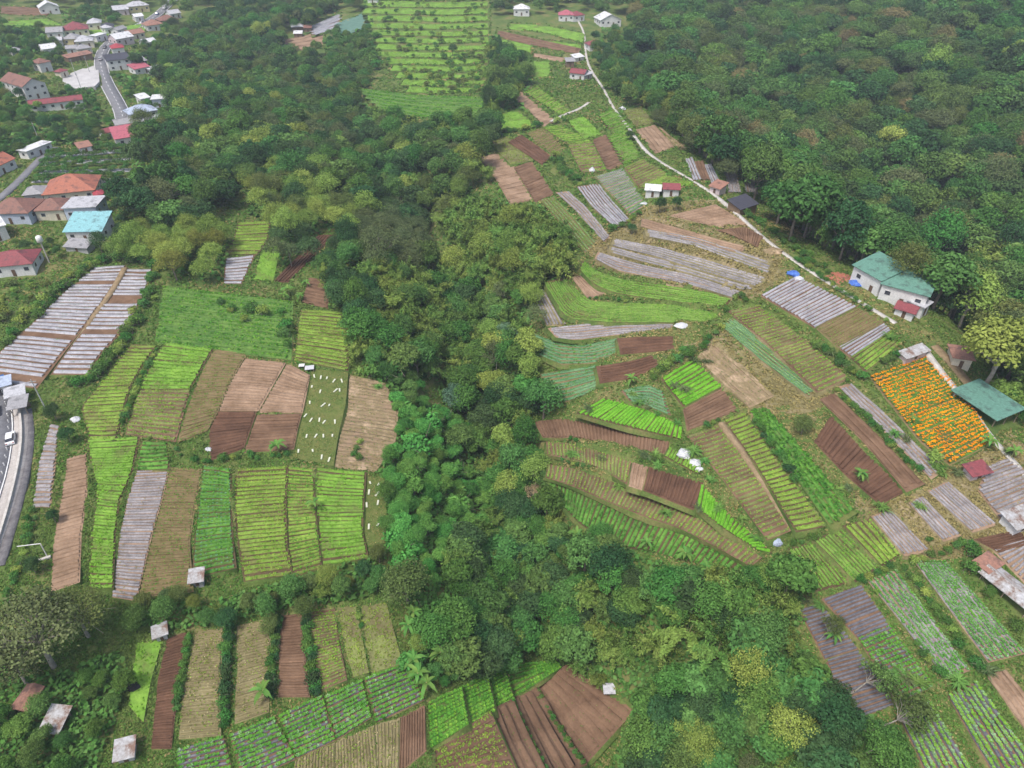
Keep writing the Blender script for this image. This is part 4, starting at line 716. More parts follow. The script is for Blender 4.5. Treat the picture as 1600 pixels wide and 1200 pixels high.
HL = [
 # p1, p2, depth, wall height, roof, roof mat, wall mat, storeys, label
 ((44,158),(79,152),21,6.2,'gd','roof_brown','wall_white',2,'two-storey white inn with a long brown gable roof beside the paved yard'),
 ((50,174),(133,170),5.5,3.0,'gw','roof_maroon','wall_white',1,'long low white building with maroon roof in front of the inn'),
 ((66,114),(84,111),7,4.5,'hip','roof_brown','wall_white',1,'small white house with brown hip roof behind the inn'),
 ((75,59),(100,59),8,3.2,'gw','roof_grey','wall_white',1,'grey-roofed white house at the meadow edge of the village compound'),
 ((102,56),(141,55),13,3.4,'hip','roof_maroon','wall_cream',1,'large maroon hip-roofed hall in the village compound'),
 ((100,70),(124,71),9,3.2,'hip','roof_grey','wall_yellow',1,'yellow-walled house with grey hip roof in the village compound'),
 ((120,74),(148,74),9,3.2,'hip','roof_lightgrey','wall_cream',1,'cream house with wide pale grey roof by the road bend'),
 ((139,46),(160,46),10,3.6,'hip','roof_lightgrey','wall_cream',1,'pale grey pyramid-roofed pavilion behind the maroon hall'),
 ((161,50),(180,50),7,3.0,'hip','roof_dark','wall_grey',1,'dark-roofed cluster house beside the road above the maroon hall'),
 ((70,87),(92,85),7,3.2,'gw','roof_white','wall_white',1,'white-roofed cottage among trees below the grey-roofed house'),
 ((106,84),(122,84),5,2.8,'gw','roof_grey','wall_white',1,'narrow stall building facing the paved yard'),
 ((124,86),(146,84),6,3.0,'hip','roof_grey','wall_cream',1,'grey-roofed shop beside the road bend'),
 ((108,98),(146,92),4,2.6,'shed','roof_rust','wall_wood',1,'rusty-roofed row of stalls at the top of the paved yard'),
 ((153,66),(169,62),5,3.4,'flat','roof_white','wall_white',1,'white flat-roofed kiosk on the inside of the road bend'),
 ((172,110),(208,109),7,5.2,'shed','roof_dark','wall_white',2,'white three-bay building with dark roof beside the road'),
 ((178,86),(197,86),8,3.6,'hip','roof_red','wall_white',1,'bright red-roofed house behind the white three-bay building'),
 ((184,71),(211,68),9,3.4,'gw','roof_white','wall_pink',1,'long white-roofed house above the bright red roof'),
 ((204,62),(228,60),7,3.0,'gw','roof_rust','wall_cream',1,'rust-roofed house among trees across the road'),
 ((213,117),(236,114),6,3.0,'shed','roof_pink','wall_white',1,'pale red striped shed beside a white shed'),
 ((238,117),(261,113),5,3.0,'flat','roof_white','wall_white',1,'white flat shed next to the pale red shed'),
 ((211,106),(232,104),5,2.8,'shed','roof_grey','wall_grey',1,'grey lean-to behind the pale red shed'),
 ((240,168),(261,168),8,4.2,'flat','roof_white','wall_blue',1,'pale blue box house with white flat roof below the road'),
 ((223,165),(237,163),5,3.2,'shed','roof_white','wall_white',1,'white lean-to attached beside the pale blue box house'),
 ((206,188),(249,183),9,3.0,'hip','roof_blue','wall_grey',1,'blue-grey hip-roofed pavilion where the road disappears'),
 ((184,204),(222,200),6,2.8,'gw','roof_grey','wall_grey',1,'long grey roof beside the blue-grey pavilion'),
 ((224,200),(262,194),5,2.8,'gw','roof_lightgrey','wall_grey',1,'pale grey shed at the wood edge by the pavilion'),
 ((184,230),(222,226),9,3.6,'shed','roof_pink','wall_white',1,'house with a pink-red sheet roof above the orchard'),
 ((165,218),(182,215),5,2.8,'gw','roof_maroon','wall_white',1,'small maroon-roofed annex beside the pink-red roof'),
 ((127,240),(146,237),4,2.4,'shed','roof_rust','wall_white',1,'little rusty shelter at the orchard top edge'),
 ((180,24),(203,23),8,3.2,'gw','roof_lightgrey','wall_pink',1,'pinkish house with pale roof beyond the meadow'),
 ((203,20),(235,18),9,3.8,'hip','roof_lightgrey','wall_yellow',1,'yellow house under a pale pyramid roof beyond the meadow'),
 ((232,49),(258,47),9,3.2,'hip','roof_rust','wall_white',1,'rusty hip-roofed house beside the far road'),
 ((253,41),(280,39),9,3.2,'hip','roof_brown','wall_wood',1,'brown-roofed wooden house beside the far road'),
 ((65,23),(95,21),11,4,'gd','roof_white','wall_white',1,'white hall standing alone beside far meadows'),
 ((260,74),(280,73),5,2.6,'flat','roof_white','wall_white',1,'white hut in the trees below the far road'),
 ((46,248),(84,235),4.5,3.2,'flat','roof_white','wall_white',1,'long white flat roof beside the village lane'),
 ((-12,280),(28,262),8,3.4,'gw','roof_orange','wall_white',1,'orange tiled house across the village lane'),
 ((72,317),(152,311),14,3.2,'hip','roof_orange','wall_cream',1,'large house with a broad orange hip roof and veranda'),
 ((42,318),(70,316),7,3.0,'hip','roof_grey','wall_grey',1,'small grey-roofed house touching the large orange roof'),
 ((-12,350),(50,350),11,3.6,'hip','roof_brown','wall_blue',1,'brown hip-roofed house with pale blue walls'),
 ((60,344),(104,343),9,3.4,'hip','roof_brown','wall_cream',1,'brown hip-roofed house with cream walls'),
 ((106,345),(156,344),9,4.6,'flat','roof_lightgrey','wall_blue',1,'grey-blue box building with a flat stained roof'),
 ((107,377),(164,377),9,3.4,'shed','roof_turq','wall_white',1,'white building with a turquoise sheet roof'),
 ((104,392),(138,395),3.5,1.8,'shed','roof_grey','wall_grey',1,'low grey sheds in front of the turquoise roof'),
 ((-14,380),(16,372),9,4.4,'gw','roof_white','wall_white',1,'white house at the lane below the brown roofs'),
 ((-8,434),(56,428),9,3.4,'hip','roof_maroon','wall_white',1,'red-roofed house beside the water tank tower'),
 ((152,316),(165,314),4,2.6,'hip','roof_red','wall_wood',1,'tiny red-roofed shrine hut beside the orange roof'),
 ((186,56),(200,52),5,3.0,'gw','roof_grey','wall_white',1,'grey-roofed shop on the outer side of the road bend'),
 ((166,53),(178,52),6,3.2,'hip','roof_lightgrey','wall_white',1,'white house with pale roof above the flat-roofed kiosk'),
 ((213,34),(226,33),6,3.0,'gw','roof_white','wall_white',1,'white-roofed shop beside the far road'),
 ((84,72),(99,72),6,3.0,'gw','roof_lightgrey','wall_white',1,'pale-roofed annex in front of the grey-roofed house'),
 ((96,120),(108,117),4,2.6,'hip','roof_maroon','wall_cream',1,'little maroon-roofed pavilion at the inn yard'),
 ((22,90),(38,88),6,3.0,'hip','roof_grey','wall_white',1,'grey-roofed cottage in the trees behind the inn'),
 ((268,30),(284,28),7,3.0,'gw','roof_lightgrey','wall_white',1,'pale-roofed white house farthest along the road'),
 ((228,75),(246,73),6,2.8,'gw','roof_white','wall_white',1,'white-roofed workshop behind the rust-roofed house'),
 ((1328,437),(1369,463),7.5,4.6,'shed','roof_green','wall_white',1,'upper wing of the white house with green roof'),
 ((1371,466),(1438,494),6.5,4.6,'shed','roof_green','wall_white',1,'lower wing of the white house with green roof and wide windows'),
 ((1397,489),(1424,501),2.4,2.0,'shed','roof_maroon','wall_white',1,'maroon porch roof in front of the lower white wing'),
 ((1437,497),(1447,491),3.5,3,'flat','roof_lightgrey','wall_white',1,'grey flat-topped annex at the end of the white house'),
 ((1486,570),(1512,580),5,2.6,'hip','roof_rust','wall_cream',1,'rust-brown roofed gazebo at the ridge edge'),
 ((1414,566),(1448,552),1.8,1.4,'shed','roof_patched','wall_pink',1,'pale shed with red patches at the marigold plot corner'),
 ((1008,309),(1030,307),4.5,2.4,'gw','roof_white','wall_white',1,'white farm hut above the terraces'),
 ((1036,307),(1060,305),4.5,2.4,'gw','roof_maroon','wall_white',1,'maroon-roofed farm hut above the terraces'),
 ((1108,300),(1123,306),4,2.4,'shed','roof_rust','wall_pink',1,'little red-roofed hut by the concrete path'),
 ((1155,336),(1180,333),5,2.4,'shed','roof_dark','wall_wood',1,'black-roofed shelter beside the white path'),
 ((803,25),(827,25),9,4,'hip','roof_white','wall_white',1,'white bungalow alone on the hilltop terraces'),
 ((873,33),(896,34),9,3.6,'hip','roof_pink','wall_white',1,'pink-roofed white house at the path head'),
 ((897,34),(913,32),8,3.2,'hip','roof_maroon','wall_white',1,'maroon-roofed white house at the path head'),
 ((938,42),(970,41),12,3.6,'gd','roof_white','wall_white',1,'large white gable house beside the hilltop trees'),
 ((921,80),(941,79),7,3.2,'hip','roof_maroon','wall_white',1,'maroon-roofed house across the path from the green terraces'),
 ((885,105),(897,105),4,3.2,'shed','roof_grey','wall_wood',1,'tall grey farm shed above the maroon farmhouse'),
 ((890,123),(912,125),6,3.2,'gw','roof_maroon','wall_white',1,'maroon and white farmhouse below the grey farm shed'),
 ((913,125),(925,123),4,2.6,'shed','roof_lightgrey','wall_grey',1,'pale lean-to beside the maroon farmhouse'),
 ((899,97),(912,95),4,2.2,'shed','roof_white','wall_white',1,'white tent-like shelter beside the path'),
 ((457,50),(475,48),5,2.6,'shed','roof_lightgrey','wall_wood',1,'pale sheet-roofed shed above the far tan plot'),
 ((460,58),(472,57),4,2.2,'shed','roof_white','wall_wood',1,'white sheet-roofed shed at the far tan plot'),
 ((476,50),(487,49),4,2.4,'shed','roof_brown','wall_wood',1,'brown far shed beside the silver greenhouse beds'),
 ((575,8),(590,7),5,2.6,'shed','roof_white','wall_white',1,'white hut above the teal net plot'),
 ((1516,751),(1543,743),2.2,1.3,'shed','roof_maroon','wall_pink',1,'small red hut beside the weathered grey beds'),
 ((1582,836),(1612,824),3,1.5,'shed','roof_patched','wall_white',1,'pale sheet-roofed shed above the red-brown plot'),
 ((302,919),(319,917),2.0,1.4,'shed','roof_patched','wall_grey',1,'small pale shed at the hedgerow below the blue-green plot'),
 ((246,1002),(262,997),1.8,1.4,'flat','roof_patched','wall_grey',1,'little concrete hut at the hedgerow end'),
 ((340,-2),(365,-3),9,5,'flat','roof_lightgrey','wall_grey',2,'unfinished grey concrete building on the far slope'),
 ((318,3),(335,2),7,3.2,'hip','roof_maroon','wall_cream',1,'maroon-roofed house beside the unfinished building'),
]
for h in HL:
    p1, p2, D, H, rf, rm, wm, st_, lab = h
    small = np.hypot(p2[0]-p1[0], p2[1]-p1[1])
    house(p1, p2, D, H, rf, rm, wm, lab, storeys=st_, cat='house' if ('house' in lab or 'inn' in lab or 'cottage' in lab) else 'building', win=H > 2.7,
          name='house' if 'house' in lab else 'shed' if ('shed' in lab or 'hut' in lab or 'lean-to' in lab or 'shelter' in lab) else 'building')
house((1550,668),(1586,659), 10, 2.3, 'shed', 'roof_green', 'wall_white', 'open pavilion with a flat green sheet roof beside the marigolds', cat='pavilion', name='pavilion', open_front=True, rh=.5)
# rusty long roof, road kiosks, tumbledown sheds
house((1528,906),(1598,966), 3.4, 1.7, 'gw', 'roof_patched', 'wall_wood', 'long low shed with a rust and white sheet roof', cat='shed', name='shed', open_front=True, rh=.7)
house((1518,890),(1536,905), 3.0, 1.7, 'shed', 'roof_rust', 'wall_wood', 'rusty end section adjoining the long white sheet roof', cat='shed', name='shed', open_front=True, rh=.5)
house((21,652),(45,647), 3.6, 2.4, 'shed', 'roof_grey', 'wall_wood', 'grey-roofed roadside stall beside the parked white car', cat='stall', name='roadside_stall', open_front=True, rh=.4)
house((17,634),(43,627), 3.0, 2.4, 'shed', 'roof_lightgrey', 'wall_wood', 'pale-roofed roadside stall behind the grey one', cat='stall', name='roadside_stall', open_front=True, rh=.4)
house((-8,622),(22,614), 3.2, 2.6, 'shed', 'roof_blue', 'wall_white', 'blue-grey roofed roadside kiosk beside the truck', cat='stall', name='roadside_stall', open_front=True, rh=.3)
house((71,1146),(96,1150), 3.0, 1.5, 'shed', 'roof_patched', 'wood', 'tilted wooden shed with a patched pale sheet roof', cat='shed', name='shed', open_front=True, rh=.8)
house((27,1112),(47,1116), 3.2, 1.4, 'gd', 'roof_rust', 'wood', 'tumbledown brown shed with a sagging roof under the big tree', cat='shed', name='shed', open_front=True, rh=.6)
house((187,1193),(211,1188), 2.2, 1.4, 'shed', 'roof_patched', 'wall_grey', 'pale sheet-roofed hut at the end of the bright grass strip', cat='shed', name='shed', rh=.5, win=False)
house((946,1087),(957,1083), 1.0, .9, 'shed', 'roof_lightgrey', 'wood', 'tiny field hut on the edge of the ploughed brown field', cat='hut', name='hut', open_front=True, rh=.3)
# loose things beside the plots
def heap(px, r, h, m, label, cat, name, seed=1):
    c = unproj([px])[0]; g = np.random.default_rng(seed); n, k = 10, 5; V = []; F = []
    for j in range(k):
        f = j/(k-1)
        for i in range(n): rr = r*(1-f**1.6)*(1+g.normal(0, .13))+.03; a = 2*pi*i/n; V.append((rr*cos(a)*1.25, rr*sin(a), h*f*(1+g.normal(0, .12))-.2*(j == 0)))
    F = [(j*n+i, j*n+(i+1) % n, (j+1)*n+(i+1) % n, (j+1)*n+i) for j in range(k-1) for i in range(n)]+[tuple((k-1)*n+i for i in range(n))]
    obj(name, mesh_py(name, V, F, M(m)), loc=(c[0], c[1], HT(c[None, :2])[0]+.02), label=label, cat=cat)
heap((1071,709), 1.5, 1.1, 'tarp_white', 'white tarpaulin heap at the corner of the long bare terrace', 'tarpaulin', 'tarpaulin', 3)
heap((1088,722), 1.3, .9, 'tarp_white', 'second white tarpaulin heap, below the first on the ridge path', 'tarpaulin', 'tarpaulin', 4)
heap((1093,733), .8, .7, 'tarp_white', 'smallest white tarpaulin heap beside the tiny green patch', 'tarpaulin', 'tarpaulin', 5)
heap((1240,427), 1.4, .8, 'tarp_blue', 'heap of blue rubbish beside the concrete path', 'rubbish heap', 'rubbish_heap', 6)
heap((1250,432), 1.2, .6, 'tarp_white', 'heap of pale rubbish beside the blue one', 'rubbish heap', 'rubbish_heap', 7)
heap((1210,392), 2.2, .8, 'soil_dry', 'pale sack heap where the path meets the weathered terraces', 'sack heap', 'sack_heap', 8)
heap((118,655), 1.1, .8, 'tarp_white', 'white sacks under the dark tree at the plot corner', 'sacks', 'sack_heap', 9)
heap((925,268), 1.1, 1.5, 'tarp_white', 'white cube tank on the upper slope', 'tank', 'water_tank', 10)
heap((1007,317), 1.2, .6, 'tarp_white', 'white tarpaulin beside the dark bushes', 'tarpaulin', 'tarpaulin', 12)
heap((972,170), 1.2, 1.2, 'tarp_white', 'white tank in the olive grass plot', 'tank', 'water_tank', 13)
heap((1067,507), 1.4, .5, 'tarp_white', 'crumpled plastic sheet at the end of the silver-grey terrace', 'plastic sheet', 'plastic_sheet', 14)
heap((1215,846), .9, .9, 'roof_blue', 'small grey water tank at the foot of the ridge path', 'tank', 'water_tank', 15)
heap((325,702), .7, .6, 'tarp_white', 'white sack at the foot of the dark red-brown plot', 'sack', 'sack_heap', 16)
heap((208,1073), .9, .9, 'rubber', 'dark burnt stump with a white bag beside the grass strip', 'stump', 'tree_stump', 17)
def panel_table(px, L, W, ang, m, label, cat, name):
    c = unproj([px])[0]; z = HT(c[None, :2])[0]; root = empty(name, (c[0], c[1], z), ang, label=label, cat=cat)
    boxobj('top', m, root, (0, 0, .8), (L, W, .06))
    for a in (-1, 1):
        for b in (-1, 1): boxobj('leg', 'wood', root, (a*L*.44, b*W*.44, .2), (.08, .08, 1.2))
panel_table((484,577), 2.2, 1.8, .2, 'tarp_white', 'white tarpaulin frame above the strip-dotted plot', 'frame', 'tarpaulin_stand')
panel_table((472,574), 1.4, 1.2, .1, 'frame', 'small pale frame beside the white tarpaulin frame', 'frame', 'tarpaulin_stand')
# water tank tower
c = unproj([(78,412)])[0]; root = empty('water_tower', (c[0], c[1], HT(c[None, :2])[0]), label='white water tank on a tall pole beside the red-roofed house', cat='water tower')
m_ = MB(); m_.tube([(0,0,-1),(0,0,7)], .18, 8); m_.build('pole', M('concrete'), root)
m_ = MB(); m_.tube([(0,0,6.8),(0,0,7.0),(0,0,8.4),(0,0,8.8),(0,0,8.9)], [.5,.85,.85,.55,.15], 14); m_.build('tank', M('white'), root, smooth=True)
# blue tarpaulins at the white house
heap((1340,442), 2.2, 1.2, 'tarp_blue', 'blue tarpaulin at the upper end of the white house', 'tarpaulin', 'tarpaulin', 20)
heap((1312,432), 3.0, .4, 'roof_orange', 'red earth and tile pile beside the white house', 'tile pile', 'tile_pile', 21)
# posts and wall beside the near road
V, F = ribbon(resample(w4, 60), .45, 1.3, .0); k = len(V)//2
top = V.copy(); top[:, 2] += .75; V[:, 2] -= .8
Fw = [(i, i+1, 2*k+i+1, 2*k+i) for i in range(k-1)]+[(k+i+1, k+i, 3*k+i, 3*k+i+1) for i in range(k-1)]+[(2*k+i, 2*k+i+1, 3*k+i+1, 3*k+i) for i in range(k-1)]+[(0, 2*k, 3*k, k), (k-1, 2*k-1, 4*k-1, 3*k-1)]
obj('retaining_wall', mesh_py('retaining_wall', np.vstack([V, top]), Fw, M('concrete')), label='low pale concrete wall along the edge of the near asphalt road', cat='wall')
V, F = ribbon(w3, .1, 1.9, 0); k = len(V)//2; pl = resample((V[:k]+V[k:])/2, 24)
for q in pl[1:-1]:
    m_ = MB(); m_.tube([(0,0,-.3),(0,0,.72),(0,0,.8)], [.13,.13,.07], 7); m_.build('bollard', M('white'), loc=q+[0, 0, .05], label='white guard post along the shoulder of the near road', cat='bollard', group='guard posts along the near road')
# utility poles
for px, lab in (((140,112),'utility pole in the paved yard'),((118,116),'second utility pole in the paved yard, by the inn'),((62,222),'utility pole leaning over the long white roof'),((72,640),'slim pale pole on the bank above the roadside stalls'),((128,142),'utility pole beside the lawn below the inn')):
    c = unproj([px])[0]; root = empty('utility_pole', (c[0], c[1], HT(c[None, :2])[0]), random.random()*3, label='grey concrete '+lab, cat='pole')
    m_ = MB(); m_.tube([(0,0,-1),(0,0,8.5)], [.16,.1], 7); m_.build('pole', M('wall_grey'), root); m_ = MB(); m_.box((0,0,7.9), (1.7,.1,.12)); m_.build('cross_arm', M('wall_grey'), root)
# TV-mast like steel frame by the road bank
c = unproj([(74,870)])[0]; root = empty('steel_frame', (c[0], c[1], HT(c[None, :2])[0]), .5, label='white bent pipe frame standing on the grassy road bank', cat='frame')
m_ = MB(); m_.tube([(0,0,-.3),(0.1,.1,3.6)], .09, 6); m_.build('upright', M('white'), root); m_ = MB(); m_.tube([(.1,.1,3.6),(-3.4,1.0,3.9)], .08, 6); m_.build('boom', M('white'), root); m_ = MB(); m_.box((-.4,-.2,.2), (1.9,.5,.4)); m_.build('foot_block', M('concrete'), root)
# ------------------------------------------------------------------ vehicles
for n_, c_ in dict(paint_white=(.8,.8,.8), paint_black=(.02,.02,.025), paint_silver=(.45,.46,.48), paint_blue=(.05,.13,.32), paint_red=(.45,.04,.03)).items(): mat(n_, c_, tuple(.95*v for v in c_), 1, rough=.25, spec=.5)
def loft(prof, W, taper, m, name, parent):
    """side profile (x,z) extruded across the width, the top narrowed"""
    zs = [z for _, z in prof]; z0, z1 = min(zs), max(zs); V = []
    for s in (-1, 1):
        for x, z in prof: V.append((x, s*W/2*(1-taper*(z-z0)/(z1-z0)), z))
    n = len(prof); F = [tuple(range(n))[::-1], tuple(range(n, 2*n))]+[(i, (i+1) % n, n+(i+1) % n, n+i) for i in range(n)]
    F = [f[::-1] for f in F]
    return obj(name, mesh_py(name, V, F, M(m)), parent)
def wheels(root, xs, yw, r):
    for x in xs:
        for s in (-1, 1):
            m_ = MB(); m_.tube([(x, s*yw-.1, r), (x, s*yw+.1, r)], r, 12); w_ = m_.build('wheel', M('rubber'), root)
            m_ = MB(); m_.tube([(x, s*(yw+.105)-.01, r), (x, s*(yw+.105)+.01, r)], r*.55, 8); m_.build('rim', M('metal'), w_)
def car(px, to, m, label, dz=.07, group=None):
    a, b = unproj([px, to]); ang = math.atan2(b[1]-a[1], b[0]-a[0]); d, v = seg_dist(a[None, :2], np.vstack([w2[:, :2], w3[:, :2]]) if px[1] > 400 else w1[:, :2], [np.r_[w2[:, 2], w3[:, 2]] if px[1] > 400 else w1[:, 2]])
    root = empty('car', (a[0], a[1], v[0, 0]+dz), ang, label=label, cat='car', group=group)
    loft([(-2.1,.3),(2.1,.3),(2.15,.62),(1.95,.82),(1.0,.92),(-1.95,.95),(-2.12,.7)], 1.72, .06, m, 'body', root)
    loft([(-1.75,.93),(1.05,.9),(.35,1.42),(-1.35,1.46)], 1.58, .2, 'glass', 'cabin_glass', root)
    loft([(-1.32,1.44),(.3,1.41),(.22,1.49),(-1.2,1.52)], 1.28, .1, m, 'roof_panel', root)
    for s in (-1, 1):
        boxobj('headlight', 'frame', root, (2.08, s*.62, .68), (.14, .3, .14)); boxobj('tail_light', 'paint_red', root, (-2.08, s*.62, .74), (.1, .26, .16))
    wheels(root, (-1.3, 1.3), .78, .32)
car((18,688), (20,660), 'paint_white', 'white car parked on the shoulder of the near road')
car((157,94), (156,84), 'paint_silver', 'silver car driving down the village road bend')
car((164,75), (160,80), 'paint_black', 'dark car at the top of the village road bend')
car((222,37), (232,32), 'paint_white', 'white car far up the village road')
car((193,50), (185,54), 'paint_white', 'white car above the village road bend')
car((246,23), (252,17), 'paint_blue', 'blue car farthest up the village road')
car((-6,645), (-4,670), 'paint_silver', 'silver car at the edge of the near road')
def truck(px, to, m, label):
    a, b = unproj([px, to]); ang = math.atan2(b[1]-a[1], b[0]-a[0]); d, v = seg_dist(a[None, :2], w3[:, :2] if px[1] > 400 else w1[:, :2], [w3[:, 2] if px[1] > 400 else w1[:, 2]])
    root = empty('truck', (a[0], a[1], v[0, 0]+.07), ang, label=label, cat='truck')
    loft([(1.3,.5),(2.9,.5),(2.95,1.2),(2.5,2.1),(1.35,2.15)], 1.9, .08, m, 'cab', root); loft([(-2.9,.75),(1.2,.75),(1.2,2.3),(-2.9,2.3)], 2.0, .0, 'paint_white', 'cargo_box', root)
    boxobj('windscreen', 'glass', root, (2.74, 0, 1.65), (.28, 1.6, .6)); boxobj('chassis', 'rubber', root, (-.2, 0, .6), (5.6, .9, .25)); wheels(root, (-1.9, 2.1), .85, .42)
truck((10,606), (3,596), 'paint_blue', 'white box truck with a blue cab beside the roadside stalls')
truck((258,14), (250,20), 'paint_white', 'white truck far up the village road beside houses')

# ------------------------------------------------------------------ plant library
def crown(rng, R, squash, nl, nleaf, leaf, zc, lobe=(.30, .46), asp=.6, loose=.0, inner=.18, nrm_up=.35):
    """foliage made of lobes; every lobe is a shell of separate leaves"""
    d = rng.normal(size=(nl*4, 3)); d /= np.linalg.norm(d, axis=1, keepdims=True); d = d[d[:, 2] > -.45]
    sel = [d[0]]
    for v in d[1:]:
        if len(sel) < nl and min(np.linalg.norm(v-s) for s in sel) > .42: sel.append(v)
    d = np.array(sel); nl = len(d); lr = R*rng.uniform(*lobe, nl); rad = (R-lr*.9)*rng.uniform(.82, 1.08, nl)
    c = d*rad[:, None]*[1, 1, squash]
    c = np.vstack([c, [[0, 0, R*squash*.25]]]); lr = np.r_[lr, R*.5]
    k = rng.choice(len(c), nleaf, p=lr**2/(lr**2).sum()); v = rng.normal(size=(nleaf, 3)); v /= np.linalg.norm(v, axis=1, keepdims=True)
    v[:, 2] = np.where(v[:, 2] < -.35, -v[:, 2], v[:, 2])
    rr = lr[k]*(1+rng.normal(0, .09+loose, nleaf)); rr *= np.where(rng.random(nleaf) < inner, rng.uniform(.3, .8, nleaf), 1)
    pts = c[k]+v*rr[:, None]*[1, 1, .5+.5*squash]; N = v+[0, 0, nrm_up]+rng.normal(0, .45, (nleaf, 3))
    pts[:, 2] += zc; V, F = leaves_np(pts, N, leaf, asp, .25, rng); return V, F, c+[0, 0, zc]
def limbs(rng, tips, h0, r0, base=(0, 0, -1.2), n=6, lean=0):
    V, F = [], []; tot = 0
    def add(p, r, k=6):
        nonlocal tot
        a, b = tube_np(p, r, k); V.append(a); F.append(b+tot); tot += len(a)
    top = np.array([rng.normal(0, .2), rng.normal(0, .2), h0]); add([base, np.array([0, 0, 0.]), top*.5+[.1, 0, 0], top], [r0*1.25, r0, r0*.8, r0*.62], 7)
    for t in tips[rng.permutation(len(tips))[:n]]:
        m = (top+t)/2+rng.normal(0, .3, 3); add([top-[0, 0, .3], m, t], [r0*.45, r0*.28, r0*.08], 5)
        for _ in range(2): e = t+rng.normal(0, 1.0, 3)*[1, 1, .5]; add([m, (m+e)/2+rng.normal(0, .2, 3), e], [r0*.2, r0*.13, .02], 4)
    return np.vstack(V), np.vstack(F)
LIB = {}      # shape -> (crown V, F), (trunk V, F), nominal height, nominal radius
def reg(name, cr, tr, h, r): LIB[name] = (cr, tr, h, r)
for i in range(6):
    g = np.random.default_rng(20+i); V, F, c = crown(g, 4.2, (.75, .9, .65, .8, 1.0, .7)[i], (16, 20, 14, 24, 18, 12)[i], 3400, (.44, .40, .48, .38, .42, .5)[i], 6.0, loose=(.02, .05, .02, .08, .04, .03)[i])
    T = limbs(g, c, 3.6, .28); reg('broad%d' % i, (V, F), T, 9.2, 4.2)
for i in range(4):       # big forest crowns with deep gaps between the boughs
    g = np.random.default_rng(30+i); V, F, c = crown(g, 4.6, (.8, .62, .95, .72)[i], (22, 17, 26, 13)[i], 2300, (.66, .72, .6, .78)[i], 6.4, lobe=((.2, .34), (.24, .4), (.18, .3), (.28, .42))[i], loose=.03, inner=.08); reg('canopy%d' % i, (V, F), limbs(g, c, 4.4, .3, n=10), 10.4, 4.6)
for i in range(2):
    g = np.random.default_rng(40+i); V, F, c = crown(g, 5.2, .42, 26, 3600, .36, 7.2, lobe=(.2, .32), loose=.12, inner=.1); reg('umbrella%d' % i, (V, F), limbs(g, c, 4.8, .32, n=16), 9.4, 5.2)
for i in range(2):
    g = np.random.default_rng(50+i); V, F, c = crown(g, 4.0, .85, 22, 4200, .30, 5.6, lobe=(.24, .4), loose=.16, inner=.2); reg('feather%d' % i, (V, F), limbs(g, c, 3.4, .24, n=10), 9.0, 4.0)
for i in range(2):       # tall dark column
    g = np.random.default_rng(60+i); n = 3600; z = g.uniform(1.5, 15, n); r = 2.7*np.clip((15.6-z)/10, .05, 1)**.7*np.clip((z-.3)/3, .3, 1)*(1+.28*np.sin(z*2.2+i))*np.where(g.random(n) < .25, g.uniform(.3, .9, n), 1)
    a = g.uniform(0, 2*pi, n); r = r*(1+.22*np.sin(a*5+z*.8)); C = np.c_[np.cos(a)*r, np.sin(a)*r, z]; N = np.c_[np.cos(a), np.sin(a), np.full(n, .4)]+g.normal(0, .45, (n, 3)); V, F = leaves_np(C, N, .52, .5, .2, g)
    reg('column%d' % i, (V, F), limbs(g, np.array([[0, 0, 14.], [.8, .2, 9], [-.7, .4, 8], [.3, -.8, 10], [0, .8, 7], [.5, .5, 12]]), 8, .3), 15.5, 2.7)
for i in range(4):       # bamboo clump of arching culms
    g = np.random.default_rng(70+i); CV, CF, tot = [], [], 0; LC, LN = [], []
    for k in range(34 if i < 3 else 15):
        a = g.uniform(0, 2*pi); L = g.uniform(8.5, 12); out = g.uniform(.8, 4.6)*(1.35 if i == 2 else 1) if i < 3 else g.uniform(3.8, 6.8); t = np.linspace(0, 1, 8); R_ = .5*g.random()
        drop = out*.55*(1.5 if i == 2 else 1); p = np.c_[np.cos(a)*(R_+out*t**2), np.sin(a)*(R_+out*t**2), L*t*.92-drop*np.clip(t-.55, 0, 1)**1.6*4.2]
        v, f = tube_np(p, np.linspace(.06, .015, 8), 4); CV.append(v); CF.append(f+tot); tot += len(v)
        m = 105 if i < 3 else 230; s = g.uniform(.38, 1.0, m)**.8; j = np.minimum((s*7).astype(int), 6); fr = s*7-j; q = p[j]*(1-fr)[:, None]+p[np.minimum(j+1, 7)]*fr[:, None]
        q = q+g.normal(0, .36 if i < 3 else .24, (m, 3))-[0, 0, .15]; LC.append(q); LN.append(np.c_[np.cos(a)*.6+g.normal(0, .5, m), np.sin(a)*.6+g.normal(0, .5, m), np.full(m, .6)])
    V, F = leaves_np(np.vstack(LC), np.vstack(LN), .66, .34, .2, g); reg('bamboo%d' % i if i < 3 else 'plume0', (V, F), (np.vstack(CV), np.vstack(CF)), 10.5, 4.2)
for i in range(2):       # sparse pale-limbed tree
    g = np.random.default_rng(80+i); V, F, c = crown(g, 3.6, .8, 16, 1700, .36, 6.4, lobe=(.2, .32), loose=.2); reg('sparse%d' % i, (V, F), limbs(g, c, 4.6, .15, n=14), 9.4, 3.6)
for i in range(4):
    g = np.random.default_rng(90+i); V, F, c = crown(g, 1.25, .78, 8, 420, .30, .85, lobe=(.35, .5)); reg('shrub%d' % i, (V, F), limbs(g, c, .5, .07, (0, 0, -.5), n=4), 1.8, 1.25)
